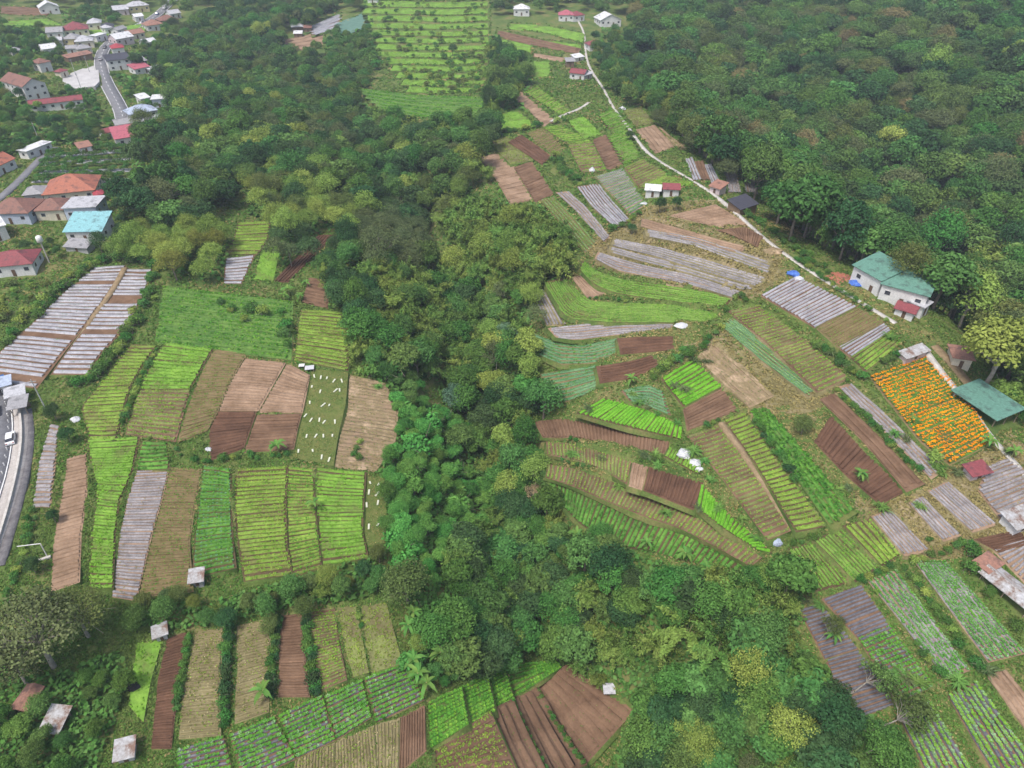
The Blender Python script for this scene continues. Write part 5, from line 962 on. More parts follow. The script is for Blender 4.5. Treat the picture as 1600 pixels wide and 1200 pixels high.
for i in range(2):       # tall arching grass
    g = np.random.default_rng(95+i); V, F, tot = [], [], 0
    for k in range(60):
        a = g.uniform(0, 2*pi); L = g.uniform(1.1, 2.2); w = .075; t = np.linspace(0, 1, 5); o = L*.75*t**1.5*g.uniform(.5, 1.1); z = L*.95*t-L*.62*t**2.6
        p = np.c_[np.cos(a)*o, np.sin(a)*o, z-.1]+[g.normal(0, .16), g.normal(0, .16), 0]; s = np.array([-np.sin(a), np.cos(a), 0])*w; ww = np.array([.8, 1, .9, .6, .05])[:, None]
        V.append(np.vstack([p-s*ww, p+s*ww])); F.append(np.array([(j, j+1, 6+j, 5+j) for j in range(4)])+tot); tot += 10
    reg('clump%d' % i, (np.vstack(V), np.vstack(F)), None, 1.5, 1.3)
# banana: one leaf mesh, bent and folded along the midrib
def banana_leaf(L, W, bend, seed):
    g = np.random.default_rng(seed); n = 7; t = np.linspace(0, 1, n); o = L*(t*.78); z = L*(.75*t-bend*t**2); w = W*np.sin(np.clip(t*1.02+.06, 0, 1)*pi)**.6*(1+g.normal(0, .06, n)); w[0] = .05; w[-1] = .04
    V = np.vstack([np.c_[o, -w/2, z+.16*w], np.c_[o, 0*w, z], np.c_[o, w/2, z+.16*w]]); F = [(j, j+1, n+j+1, n+j) for j in range(n-1)]+[(n+j, n+j+1, 2*n+j+1, 2*n+j) for j in range(n-1)]
    return mesh_np('banana_leaf', V, np.array(F), M('leaf_banana'))
BLEAF = [banana_leaf(2.4, .58, .75, 1), banana_leaf(2.7, .62, .95, 2), banana_leaf(2.0, .52, .5, 3)]
m_ = MB(); m_.tube([(0,0,-.5),(.02,0,1.0),(0,0,2.2)], [.17,.14,.09], 8); BSTEM = mesh_py('pseudostem', m_.v, m_.f, M('culm'), True)
MESH = {}
def crown_mesh(shape, m):
    k = ('c', shape, m)
    if k not in MESH: MESH[k] = mesh_np('foliage', *LIB[shape][0], M(m))
    return MESH[k]
def trunk_mesh(shape, m):
    k = ('t', shape, m)
    if k not in MESH: MESH[k] = mesh_np('trunk', *LIB[shape][1], M(m), smooth=True)
    return MESH[k]
def bark_of(shape, m): return 'culm' if shape.startswith(('bamboo', 'plume')) else 'bark_pale' if (shape.startswith(('sparse', 'umbrella')) or m in ('leaf_pale', 'leaf_light')) else 'bark'
KIND = {'broad': 'broadleaf_tree', 'canopy': 'broadleaf_tree', 'umbrella': 'broadleaf_tree', 'feather': 'broadleaf_tree', 'column': 'conifer_tree', 'bamboo': 'bamboo_clump', 'plume': 'bamboo_clump', 'sparse': 'broadleaf_tree', 'shrub': 'shrub', 'clump': 'grass_clump'}
CATN = {'broadleaf_tree': 'tree', 'conifer_tree': 'tree', 'bamboo_clump': 'bamboo', 'shrub': 'shrub', 'grass_clump': 'tall grass'}
COLW = dict(leaf_dark='dark green', leaf_mid='mid green', leaf_green='fresh green', leaf_lush='bright green', leaf_light='light green', leaf_yellow='yellow-green', leaf_pale='grey-green', leaf_olive='olive', leaf_brown='brownish', leaf_bamboo='feathery green', leaf_blue='blue-green', dead_leaf='dry tan', grass_mid='green', grass_dry='dry')
SHW = dict(broad='rounded leafy tree', canopy='uneven big-boughed tree', umbrella='wide spreading tree', feather='fine-leaved billowing tree', column='tall dense columnar tree', bamboo='arching bamboo clump', plume='open bamboo plume', sparse='thin pale-limbed tree', shrub='bushy shrub', clump='arching tall grass clump')
CAND = []      # (shape, mat, x, y, z, scale, rot, tilt, where, forced label)
def stem_(s): return s.rstrip('0123456789')
def pick(g, mix):
    k = list(mix); w = np.array([mix[a] for a in k], float); a = k[g.choice(len(k), p=w/w.sum())]; sh, m = a.split(':')
    n = sum(1 for s in LIB if stem_(s) == sh); return '%s%d' % (sh, g.integers(n)), m
def blocked(q, grow=.6):
    r = in_any_plot(q)
    for cs in HOUSES: c = cs.mean(0); r |= inpoly(q, c+(cs-c)*1.25)
    for w, wd in ROADS: 
        b = (q[:, 0] > w[:, 0].min()-5) & (q[:, 0] < w[:, 0].max()+5) & (q[:, 1] > w[:, 1].min()-5) & (q[:, 1] < w[:, 1].max()+5)
        if b.any(): i = np.where(b)[0]; r[i] |= seg_dist(q[i], w[:, :2]) < wd/2+grow
    for poly, z in YARDS: r |= inpoly(q, poly)
    return r
WOODS = []; PPX = [np.vstack([p.pxA, p.pxB[::-1]]) for p in plots]
def zone(poly, mix, spacing, hr, where, seed, wood=True, jit=.42):
    g = np.random.default_rng(seed); px = P(poly); hm = (hr[0]+hr[1])/2; w = np.vstack([unproj(px, hm*.6), unproj(px, 0)]); mn, mx = w[:, :2].min(0)-3, w[:, :2].max(0)+3
    xs = np.arange(mn[0], mx[0], spacing); yy = np.arange(mn[1], mx[1], spacing*.87)
    q = np.array([(x+(spacing/2 if j % 2 else 0), y) for j, y in enumerate(yy) for x in xs]); q += g.uniform(-jit, jit, q.shape)*spacing
    h = g.uniform(*hr, len(q)); z = HT(q); pc, zc = project(np.c_[q, z+h*.6]); edge = 11*np.c_[np.sin(q[:, 0]*.33+seed)+np.sin(q[:, 1]*.21), np.sin(q[:, 1]*.37+2*seed)+np.sin(q[:, 0]*.19)]+g.normal(0, 4, q.shape); ok = inpoly(pc+edge*(wood), px) & ~blocked(q)
    low = project(np.c_[q, z+h*.3])[0]
    if seed != 13:
        for pl_ in PPX: ok &= ~inpoly(pc, pl_) & ~inpoly(low, pl_)
    if wood: WOODS.append(px)
    for (x, y), hh, zz_ in zip(q[ok], h[ok], z[ok]):
        sh, m = pick(g, mix); CAND.append((sh, m, x, y, zz_, hh/LIB[sh][2], g.uniform(0, 6.28), 0, where, None))
def place(px, sh, m, h, label=None, where='', tilt=0, rot=None, wide=1.0):
    """px = where the crown's middle shows"""
    c = unproj([px], h*.6)[0]; CAND.append((sh, m, c[0], c[1], HT(c[None, :2])[0], h/LIB[sh][2]*1.0, random.uniform(0, 6.28) if rot is None else rot, tilt, where, label))
def hedge(poly, mix, spacing, hr, where, seed, width=.8, skip=True):
    g = np.random.default_rng(seed); w = unproj(P(poly)); L = np.linalg.norm(np.diff(w, axis=0), axis=1).sum(); n = max(2, int(L/spacing)); q = resample(w, n)[:, :2]+g.normal(0, width*.5, (n, 2))
    if seed not in (48, 49, 60, 61, 66): q = q[~in_any_plot(q)]
    for x, y in q:
        sh, m = pick(g, mix); h = g.uniform(*hr); CAND.append((sh, m, x, y, HT(np.array([[x, y]]))[0], h/LIB[sh][2], g.uniform(0, 6.28), 0, where, None))
RAVM = {'canopy:leaf_green': .12, 'canopy:leaf_mid': .1, 'broad:leaf_mid': .12, 'broad:leaf_green': .24, 'broad:leaf_dark': .16, 'bamboo:leaf_bamboo': .22, 'feather:leaf_pale': .05, 'broad:leaf_light': .06, 'sparse:leaf_pale': .03, 'broad:leaf_blue': .02}
zone("700,300 850,325 905,392 880,440 830,470 760,450 690,390", {'bamboo:leaf_bamboo': .8, 'feather:leaf_light': .12, 'bamboo:leaf_yellow': .08}, 5.2, (8, 11.5), 'beside the upper slope plots in the ravine', 1)
zone("590,395 700,415 745,480 745,560 690,600 615,585 560,520 545,440", {'bamboo:leaf_bamboo': .7, 'broad:leaf_mid': .15, 'broad:leaf_green': .15}, 5.2, (7, 11), 'in the ravine beside the yellow-green ribbed plot', 2)
zone("700,440 835,470 828,540 850,640 830,660 850,740 780,770 700,650 680,600 745,560", RAVM, 5.0, (6.5, 10), 'in the middle of the wooded ravine', 3)
zone("622,640 700,640 785,760 765,890 690,940 600,880 588,740", {'broad:leaf_lush': .55, 'canopy:leaf_lush': .2, 'broad:leaf_green': .15, 'shrub:leaf_lush': .1}, 3.3, (3.2, 5.2), 'in the leafy ravine side next to the strip-dotted plots', 4)
zone("690,890 780,770 860,760 900,830 1040,885 1185,890 1240,905 1262,960 1245,1000 1300,1070 1385,1140 1400,1270 930,1270 985,1115 960,1065 885,1035 800,1015 735,1035 690,990 690,925", {'broad:leaf_green': .12, 'canopy:leaf_green': .12, 'canopy:leaf_mid': .16, 'broad:leaf_mid': .13, 'canopy:leaf_dark': .08, 'bamboo:leaf_bamboo': .2, 'broad:leaf_dark': .13, 'feather:leaf_light': .03, 'bamboo:leaf_yellow': .015, 'sparse:leaf_pale': .02}, 3.7, (5.2, 9.2), 'in the lower ravine wood', 5)
zone("1130,1020 1250,1010 1310,1080 1350,1270 1080,1270 1020,1130", {'canopy:leaf_mid': .35, 'canopy:leaf_green': .25, 'feather:leaf_light': .2, 'bamboo:leaf_bamboo': .2}, 5.6, (7, 9.5), 'at the wood edge by the violet plastic plots', 6)
UPM = {'canopy:leaf_mid': .2, 'canopy:leaf_dark': .16, 'broad:leaf_mid': .12, 'broad:leaf_dark': .14, 'broad:leaf_green': .12, 'bamboo:leaf_bamboo': .1, 'feather:leaf_pale': .06, 'feather:leaf_olive': .06, 'sparse:leaf_pale': .03, 'broad:leaf_light': .03}
zone("265,75 300,30 360,5 450,20 445,85 520,90 545,150 620,190 740,195 775,175 790,205 760,240 735,300 690,330 600,330 530,300 400,285 330,330 200,340 185,250 215,215 265,190", UPM, 6.2, (8, 12), 'in the wood between the village and the valley plots', 7)
zone("200,345 330,345 372,395 345,440 270,430 205,395", {'feather:leaf_light': .85, 'feather:leaf_yellow': .15}, 5.6, (7, 9.5), 'below the tall dark columns beside the turquoise roof', 8)
zone("385,280 540,290 545,365 440,355 385,335", {'feather:leaf_light': .6, 'feather:leaf_olive': .3, 'sparse:leaf_pale': .1}, 6.0, (8, 10.5), 'above the wooded clearing', 9)
zone("545,330 640,330 685,400 650,420 590,400", {'feather:leaf_pale': .7, 'umbrella:leaf_pale': .3}, 6.5, (9, 11.5), 'above the ravine bamboo', 10)
zone("505,370 560,370 590,440 560,490 500,480", {'broad:leaf_dark': .5, 'broad:leaf_mid': .5}, 5, (7, 9.5), 'beside the wooded clearing', 11)
zone("560,490 620,590 640,640 600,640 560,560 545,500", {'broad:leaf_green': .5, 'broad:leaf_mid': .4, 'shrub:leaf_green': .1}, 3.6, (3.5, 5.5), 'along the ravine edge by the yellow-green ribbed plot', 12)
zone("435,365 500,355 495,400 440,430", {'sparse:leaf_pale': .5, 'broad:leaf_dark': .5}, 5.5, (6, 8.5), 'over the brown furrowed clearing', 13)
FORM = {'canopy:leaf_mid': .26, 'broad:leaf_mid': .12, 'canopy:leaf_dark': .22, 'broad:leaf_dark': .06, 'canopy:leaf_green': .06, 'feather:leaf_olive': .11, 'feather:leaf_pale': .08, 'broad:leaf_green': .1, 'feather:leaf_brown': .022, 'broad:leaf_light': .008, 'umbrella:leaf_brown': .01, 'umbrella:leaf_mid': .08, 'sparse:leaf_pale': .04, 'column:leaf_mid': .025, 'bamboo:leaf_bamboo': .03}
zone("1010,-60 1750,-60 1750,640 1600,598 1560,590 1520,520 1480,465 1400,395 1320,380 1250,330 1190,285 1140,262 1085,225 1035,165 1005,80 985,10", FORM, 7.6, (8, 17.5), 'in the forest across the ridge', 14)
zone("1005,110 1080,150 1180,215 1260,290 1330,355 1300,372 1230,325 1180,280 1085,222 1030,170", {'feather:leaf_pale': .35, 'feather:leaf_yellow': .2, 'broad:leaf_green': .25, 'bamboo:leaf_bamboo': .2}, 7, (7.5, 10.5), 'at the forest edge above the ridge plots', 15)
zone("940,45 1005,60 1030,150 990,165 955,140 935,95", {'broad:leaf_mid': .5, 'broad:leaf_dark': .35, 'bamboo:leaf_yellow': .15}, 6, (6, 9), 'around the hilltop houses beside the path', 16)
zone("765,55 825,60 832,150 800,205 768,232 745,190 768,150", {'broad:leaf_mid': .3, 'column:leaf_mid': .15, 'broad:leaf_dark': .25, 'bamboo:leaf_bamboo': .3}, 6, (9, 13), 'between the grassy terraces and the upper plots', 17)
zone("600,-70 1000,-70 990,0 930,8 870,2 800,6 760,10 740,4 600,0", FORM, 8.5, (7, 10), 'beyond the hilltop', 18)
zone("-40,-60 600,-60 590,5 530,8 470,14 440,8 300,4 280,-5 180,-2 100,0 -40,-2", FORM, 8.5, (7, 10), 'beyond the village', 19)
VILM = {'broad:leaf_mid': .36, 'broad:leaf_green': .24, 'broad:leaf_dark': .2, 'feather:leaf_yellow': .08, 'feather:leaf_olive': .07, 'broad:leaf_light': .05}
zone("-30,45 60,42 72,60 68,95 40,112 38,165 60,182 140,180 185,205 160,235 90,225 40,245 -30,250", VILM, 5.6, (3.5, 6.5), 'around the village inn', 20)
zone("175,115 205,122 262,125 268,160 220,158 200,150", {'broad:leaf_green': .5, 'shrub:leaf_light': .3, 'broad:leaf_mid': .2}, 4.5, (2.5, 4.5), 'on the bank below the white three-bay building', 21)
zone("205,75 265,55 300,70 262,112 212,100", UPM, 5.5, (5, 8), 'behind the village shops', 22)
zone("95,18 180,10 185,35 100,36", VILM, 6.5, (4, 7), 'beyond the village meadow', 23)
zone("448,2 530,0 530,15 480,38 455,28", UPM, 6.5, (7, 10), 'above the far sheds', 24)
zone("505,60 560,40 600,60 580,110 540,140 515,110", {'broad:leaf_mid': .5, 'broad:leaf_green': .3, 'shrub:leaf_green': .2}, 6, (4, 7), 'beside the grassy terraces', 25)
zone("-20,1020 70,1060 190,1020 205,1060 180,1130 150,1210 -20,1240", {'broad:leaf_green': .55, 'shrub:leaf_green': .2, 'broad:leaf_mid': .25}, 4.0, (2.5, 4.2), 'around the tumbledown sheds', 26)
zone("205,935 330,945 470,905 585,870 600,925 560,940 440,955 330,985 270,985 205,985", {'broad:leaf_olive': .3, 'broad:leaf_mid': .3, 'feather:leaf_yellow': .2, 'bamboo:leaf_bamboo': .1, 'broad:leaf_dark': .1}, 3.4, (3.2, 5.0), 'in the hedgerow between the left plots', 27)
zone("1450,770 1440,590 1600,600 1700,640 1700,760 1610,700 1560,600", {'broad:leaf_green': .6, 'shrub:leaf_light': .4}, 4.2, (2.5, 4), 'around the green-roofed pavilion', 28, wood=False)
zone("1500,860 1530,855 1620,960 1600,1000 1545,930", {'broad:leaf_green': .6, 'shrub:leaf_green': .4}, 2.8, (1.6, 2.8), 'around the long rusty shed', 29, wood=False)
zone("145,130 152,175 140,180 95,150 110,145", VILM, 5, (2.5, 4.5), 'on the lawn below the inn', 30)
zone("98,62 75,64 60,75 66,92 105,100 110,88 95,80", VILM, 5, (3, 5.5), 'between the village roofs', 70, wood=False)
zone("25,378 100,378 100,400 60,398 25,396", VILM, 4, (2.5, 4.5), 'in the gardens before the turquoise roof', 71, wood=False)
zone("165,330 195,335 200,400 180,405 185,360", VILM, 4.5, (3, 5), 'beside the turquoise roof', 72, wood=False)
zone("0,440 60,430 90,445 60,500 0,530", {'shrub:leaf_light': .5, 'shrub:leaf_olive': .3, 'broad:leaf_green': .2}, 4.5, (1.2, 2.6), 'in the dry garden above the wide silver plot', 73, wood=False)
zone("570,15 640,10 640,50 600,75 560,70", {'broad:leaf_mid': .4, 'broad:leaf_green': .4, 'shrub:leaf_green': .2}, 7, (3.5, 6), 'on the grassy hillside terraces', 74, wood=False)
for k_, p in enumerate([p for p in plots if p.kind == 'terrace']):
    gg = np.random.default_rng(500+k_); n_ = 14
    q_ = PST(p, gg.random(n_), np.where(gg.random(n_) < .45, 1.02, gg.random(n_)*1.2))
    for x_, y_, z_ in q_: CAND.append(('shrub%d' % gg.integers(4), ['leaf_green', 'leaf_mid', 'leaf_olive', 'leaf_light'][gg.integers(4)], x_, y_, z_-.2, gg.uniform(.7, 1.9), gg.uniform(0, 6), 0, 'on the grassy hillside terraces', None))
zone("640,930 690,930 735,1035 700,1060 655,1060 640,1010", {'shrub:leaf_green': .4, 'broad:leaf_green': .3, 'broad:leaf_mid': .3}, 2.8, (1.8, 3.4), 'around the banana plants', 75)
# hedges and bush rows
SH = {'shrub:leaf_green': .5, 'shrub:leaf_mid': .3, 'shrub:leaf_light': .2}
hedge("142,412 95,452 50,502 15,540", SH, 1.5, (1.6, 3.0), 'along the wide silver mulch plot', 31, 2)
hedge("242,415 228,470 190,542 155,590 112,604", SH, 1.3, (1.5, 3.0), 'along the narrow silver mulch plot', 32, 1.6)
hedge("150,412 190,405 240,412", SH, 1.4, (1.6, 3), 'behind the silver mulch plots', 33, 1.5)
hedge("246,545 218,598 193,660", SH, 1.5, (.8, 1.5), 'between the yellow-green and lime plots', 34, .6)
hedge("330,725 355,715 400,712 450,712", SH, 1.6, (.8, 1.8), 'below the bare brown plots', 35, .8)
hedge("225,682 262,700 300,715 320,722", SH, 1.6, (.7, 1.4), 'above the olive plots', 36, .8)
hedge("358,985 354,1060 351,1130", {'shrub:leaf_dark': .6, 'shrub:leaf_green': .4}, .9, (1.2, 1.9), 'between straw-coloured strips', 37, .3)
hedge("432,968 428,1030 424,1090", {'shrub:leaf_dark': .6, 'shrub:leaf_green': .4}, .9, (1.2, 1.9), 'beside the narrow brown strip', 38, .3)
hedge("477,960 483,1010 494,1080", {'shrub:leaf_dark': .6, 'shrub:leaf_green': .4}, .9, (1.2, 1.9), 'between two brown strips', 39, .3)
hedge("297,995 284,1060 272,1120", SH, 1.1, (.9, 1.5), 'beside the narrow dark bare strip', 40, .3)
hedge("558,952 572,1000 588,1050", SH, 1.4, (.6, 1.1), 'between yellowing grass strips', 41, .2)
hedge("1190,478 1240,528 1295,552 1345,592", SH, 1.5, (1.2, 2.4), 'below the silver striped plot', 42, 1)
hedge("1345,592 1365,572 1410,556", SH, 1.3, (1.2, 2.2), 'above the marigold plot', 43, .8)
hedge("1018,592 1040,572 1075,556", SH, 1.0, (1.6, 2.4), 'beside the vivid green square', 44, .6)
hedge("1175,655 1235,735 1310,835", {'shrub:leaf_green': .7, 'shrub:leaf_dark': .3}, 1.3, (1.2, 2.0), 'along the dense dark crop', 45, .7)
hedge("1320,590 1345,625 1400,680 1470,735", {'shrub:leaf_green': .8, 'shrub:leaf_light': .2}, 1.2, (.9, 1.5), 'along the marigold plot', 46, .5)
hedge("1309,610 1368,670 1432,735", {'shrub:leaf_green': .8, 'shrub:leaf_light': .2}, 1.2, (.9, 1.5), 'beside the narrow grey plastic strip', 47, .4)
hedge("835,1078 870,1140 910,1200", {'shrub:leaf_green': 1}, 1.0, (.7, 1.1), 'in a line across the ploughed brown field', 48, .1)
hedge("800,1098 830,1160 858,1215", {'shrub:leaf_green': 1}, 1.2, (.6, 1.0), 'in the second line across the ploughed brown field', 49, .1)
hedge("1410,888 1470,960 1530,1045", SH, 1.2, (.8, 1.6), 'on the bank between the long striped plots', 50, .5)
hedge("1350,905 1400,960 1470,1060", SH, 1.2, (.8, 1.5), 'on the bank beside the violet plastic plot', 51, .4)
hedge("1245,405 1300,445 1380,500", SH, 1.3, (.8, 1.6), 'along the concrete path below the white house', 52, .6)
hedge("1165,335 1210,365 1290,425", SH, 1.6, (1, 2), 'along the concrete path at the ridge', 53, 1)
hedge("945,370 985,345 1000,335", SH, 1.5, (1.2, 2.6), 'between upper slope and terraces', 54, 1)
hedge("1130,480 1145,465 1165,470", SH, 1.1, (1, 2.2), 'at the end of the green terraces', 55, .8)
hedge("1050,562 1095,545 1130,510", SH, 1.4, (1, 2), 'above the vivid green square', 56, .8)
hedge("1152,645 1110,662 1075,675", SH, 1.3, (.7, 1.4), 'around the brown ridged plot', 57, .4)
hedge("760,210 800,208 850,195 880,190", SH, 2.2, (1.6, 3.2), 'across the upper slope', 58, .8)
hedge("860,245 880,268 905,290", SH, 1.8, (1.6, 3.2), 'between the upper slope strips', 59, 1.2)
hedge("400,485 440,500 450,545", SH, 2.0, (1.4, 3.0), 'in the lush green plot', 60, 2)
hedge("350,470 380,500", SH, 2.5, (1.4, 2.4), 'at the side of the lush green plot', 61, 2)
hedge("545,500 540,575", SH, 2.0, (1.2, 2.4), 'beside the yellow-green ribbed plot', 62, 1)
hedge("885,470 930,468 1040,474 1110,488", SH, 1.6, (.6, 1.1), 'on the bank of the bent green terrace', 63, .3)
hedge("858,719 900,725 950,743 1000,766 1060,791 1120,821 1190,863", SH, 1.5, (.6, 1.1), 'on the bank of the long ribbed terraces', 64, .3)
hedge("852,686 950,703 1000,719 1035,722", SH, 1.5, (.6, 1.1), 'on the bank below the bare brown terrace', 65, .3)
hedge("562,690 556,705 560,716", SH, 1.2, (.9, 1.6), 'in the dry pale brown plot', 66, .5)
hedge("1240,850 1300,835 1370,805 1450,845", SH, 1.5, (.7, 1.4), 'above the weathered grey beds', 67, .5)
hedge("1340,910 1400,885 1470,868 1520,845", SH, 1.5, (.8, 1.6), 'along the track to the long shed', 68, .6)
hedge("50,800 40,850 25,900 10,945", SH, 1.2, (.8, 1.6), 'on the road bank', 69, .6)
# orchard
g = np.random.default_rng(77); op = next(p for p in plots if p.kind == 'orchard')
for r in range(7):
    for j in range(17):
        q = PST(op, np.array([(j+.5+.5*(r % 2))/17.6]), np.array([(r+.5)/7]))[0]; q[:2] += g.normal(0, .3, 2)
        CAND.append(('shrub%d' % g.integers(4), 'leaf_green' if g.random() < .6 else 'leaf_mid', q[0], q[1], q[2], g.uniform(1.0, 1.35), g.uniform(0, 6), 0, 'in the orchard plot', None))
# trees that stand out
place((225,285), 'column0', 'leaf_dark', 17, 'tall dense dark tree column beside the orchard'); place((288,270), 'column1', 'leaf_dark', 17, 'tall dense dark tree column next to pale bare trunks'); place((255,255), 'column1', 'leaf_dark', 18, 'tallest dark tree column at the wood edge'); place((310,290), 'column0', 'leaf_dark', 14, 'shorter dark tree column among bare trunks')
place((245,300), 'sparse0', 'leaf_pale', 13, 'thin pale-trunked tree between the dark columns'); place((262,310), 'sparse1', 'leaf_pale', 12, 'second thin pale-trunked tree below the dark columns')
place((450,390), 'sparse0', 'leaf_pale', 9, 'bare pale-branched tree over the brown furrowed clearing'); place((507,425), 'column0', 'leaf_light', 10, 'upright light green tree beside the brown ribbed patch'); place((535,420), 'column1', 'leaf_mid', 12, 'upright darker tree next to the light green one')
place((632,908), 'broad3', 'leaf_olive', 10.4, 'big round olive tree standing at the hedgerow end'); place((55,1000), 'umbrella0', 'leaf_pale', 12.5, 'huge spreading grey-green tree with white limbs'); place((120,965), 'umbrella1', 'leaf_olive', 9, 'spreading olive tree beside the huge white-limbed one'); place((20,1040), 'umbrella1', 'leaf_pale', 9, 'spreading grey-green tree below the huge white-limbed one')
place((1257,662), 'broad1', 'leaf_olive', 4.6, 'dark round tree at the top of the brown furrowed plot'); place((152,375), 'broad4', 'leaf_dark', 6.4, 'dark round tree in front of the turquoise roof'); place((80,640), 'broad0', 'leaf_dark', 4.6, 'dark tree behind the roadside stalls'); place((104,678), 'broad2', 'leaf_dark', 4.2, 'dark tree over the white sacks'); place((82,806), 'broad2', 'leaf_dark', 2.8, 'small dark tree on the road bank by the pipe frame'); place((50,885), 'broad0', 'leaf_dark', 3.2, 'small dark tree lower on the road bank')
place((1032,320), 'broad0', 'leaf_dark', 4.6, 'dark bush below the white farm hut'); place((1058,318), 'broad2', 'leaf_dark', 4.4, 'dark bush below the maroon-roofed farm hut'); place((988,356), 'broad1', 'leaf_dark', 3.6, 'dark bush at the head of the weathered terraces'); place((985,210), 'broad2', 'leaf_dark', 4.2, 'dark bush on the path beside the bright green strip'); place((707,75), 'broad0', 'leaf_dark', 6.5, 'lone dark tree on the grassy terraces')
place((800,1000), 'feather0', 'leaf_light', 5.4, 'light green feathery bush above the lettuce blocks'); place((655,1003), 'feather1', 'leaf_light', 4.2, 'light green bush beside the banana plants'); place((885,1012), 'feather0', 'leaf_blue', 3.6, 'blue-green bush at the top of the ploughed field'); place((935,1060), 'bamboo0', 'leaf_yellow', 4.2, 'yellowish bush beside the tiny field hut')
place((1080,965), 'plume0', 'leaf_light', 12.5, 'open bamboo clump with arching plumes in the lower ravine'); place((1125,1000), 'plume0', 'leaf_bamboo', 11, 'drooping bamboo beside the open arching clump'); place((1030,1000), 'bamboo2', 'leaf_bamboo', 8, 'low drooping bamboo above the ploughed field corner')
place((1340,1060), 'sparse0', 'leaf_mid', 9, 'white-limbed tree leaning over the violet plastic plot', tilt=.75, rot=0.2); place((1375,1115), 'sparse1', 'leaf_olive', 9, 'second white-limbed tree leaning toward the cabbage rows', tilt=.8, rot=0.1); place((1285,985), 'sparse1', 'leaf_olive', 6, 'thin tree leaning beside the upper dark plastic plot', tilt=.5, rot=.4); place((1345,1160), 'sparse0', 'leaf_mid', 9, 'lowest white-limbed leaning tree at the wood edge', tilt=.7, rot=-.1)
place((785,455), 'sparse0', 'leaf_pale', 9, 'pale sparse tree standing above the ravine bamboo'); place((775,560), 'sparse1', 'leaf_pale', 10, 'pale sparse tree in the ravine middle'); place((835,770), 'sparse0', 'dead_leaf', 6, 'dead grey-tan tree at the ravine edge by the lowest terrace'); place((780,715), 'bamboo1', 'leaf_yellow', 8, 'yellowing bamboo in the ravine bottom'); place((825,985), 'sparse1', 'dead_leaf', 4, 'bleached leafless shrub above the lettuce'); place((572,487), 'bamboo0', 'dead_leaf', 4.5, 'dry brown bamboo tuft at the ravine edge')
# arching tall grass clumps
g = np.random.default_rng(5)
for px in P("920,640 1030,640 1060,655 1085,700 1102,716 1010,706 1030,722 1000,662 895,706 970,742 1045,786 1095,790 1160,806 1186,838 1262,934 1400,672 1330,756 1380,786 1440,786 1430,652 1420,682 1578,700 1530,726 1545,1042 1285,940 990,612 1000,625 1015,630 1055,600 1070,605 1085,555 1105,560 940,705 1025,705 1110,745 1125,790 1300,545 1395,520 1410,545 1425,552 1460,560 1350,740 1310,760 1500,735 1515,722 1405,1050 1420,1058 1440,1062 1500,1060 1465,725 1475,735 610,560 620,575 600,545 560,575 590,600"):
    place(px, 'clump%d' % g.integers(2), 'leaf_banana' if g.random() < .7 else 'leaf_pale', g.uniform(1.6, 2.3), where='on the plot edges')
# ------------------------------------------------------------------ sort: the largest stand as objects, the rest join the forest
_own = np.array([(c[2], c[3], .8*LIB[c[0]][3]*c[5]) for c in CAND if c[9]])
CAND = [c for c in CAND if c[9] or not (np.hypot(_own[:, 0]-c[2], _own[:, 1]-c[3]) < _own[:, 2]).any()]      # room around the trees that stand out
from collections import defaultdict
by = defaultdict(list)
for c in CAND:
    h = c[5]*LIB[c[0]][2]; pc, zc = project(np.array([[c[2], c[3], c[4]+h*.6]])); pc = pc[0]; r = LIB[c[0]][3]*c[5]*FPX/zc[0]
    vis = -r < pc[0] < 1600+r and -r < pc[1] < 1200+r
    by[KIND[stem_(c[0])]].append(((1 if c[9] else 0), r if vis else -1, c))
LAND = [(1385,450,'white green-roofed house'),(1555,630,'green-roofed pavilion'),(1500,560,'ridge gazebo'),(1165,325,'black-roofed shelter'),(1090,270,'thin silver strips'),(955,35,'white gable house'),(1040,220,'dry ridge patch'),(1255,420,'blue rubbish heap'),
 (1450,150,'forest heart'),(1250,80,'forest top'),(1560,350,'forest valley'),(1300,270,'forest gully'),(560,600,'dry brown plot'),(545,530,'yellow-green ribbed plot'),(890,350,'white-flecked cabbages'),(840,480,'pale grey strip'),(850,550,'cabbage terraces'),(860,700,'long brown terrace'),(900,790,'lowest leafy terrace'),
 (590,800,'narrow strip-dotted plot'),(632,908,'round olive tree'),(690,1030,'banana plants'),(800,1050,'lettuce blocks'),(950,1080,'field hut'),(1080,965,'open bamboo'),(1150,890,'long ribbed terrace end'),(1290,930,'violet plastic plot'),(1390,1120,'cabbage rows'),(255,260,'dark columns'),(215,225,'pink-red roof'),(430,70,'far tan plot'),(640,150,'grassy terraces'),(770,250,'brown ribbed plot'),(450,380,'wooded clearing'),(350,150,'village wood'),(560,220,'upper ravine'),(235,110,'village shops')]
SHORT = [('forest', 'in the forest'), ('ravine', 'in the ravine wood'), ('wood', 'in the wood'), ('beyond the', 'in the forest'), ('plot edges', 'on the plot edges')]
LIMIT = {'broadleaf_tree': 262, 'bamboo_clump': 200, 'shrub': 280, 'grass_clump': 120, 'conifer_tree': 60}
REST = []; SEEN = set(); bynames = defaultdict(int)
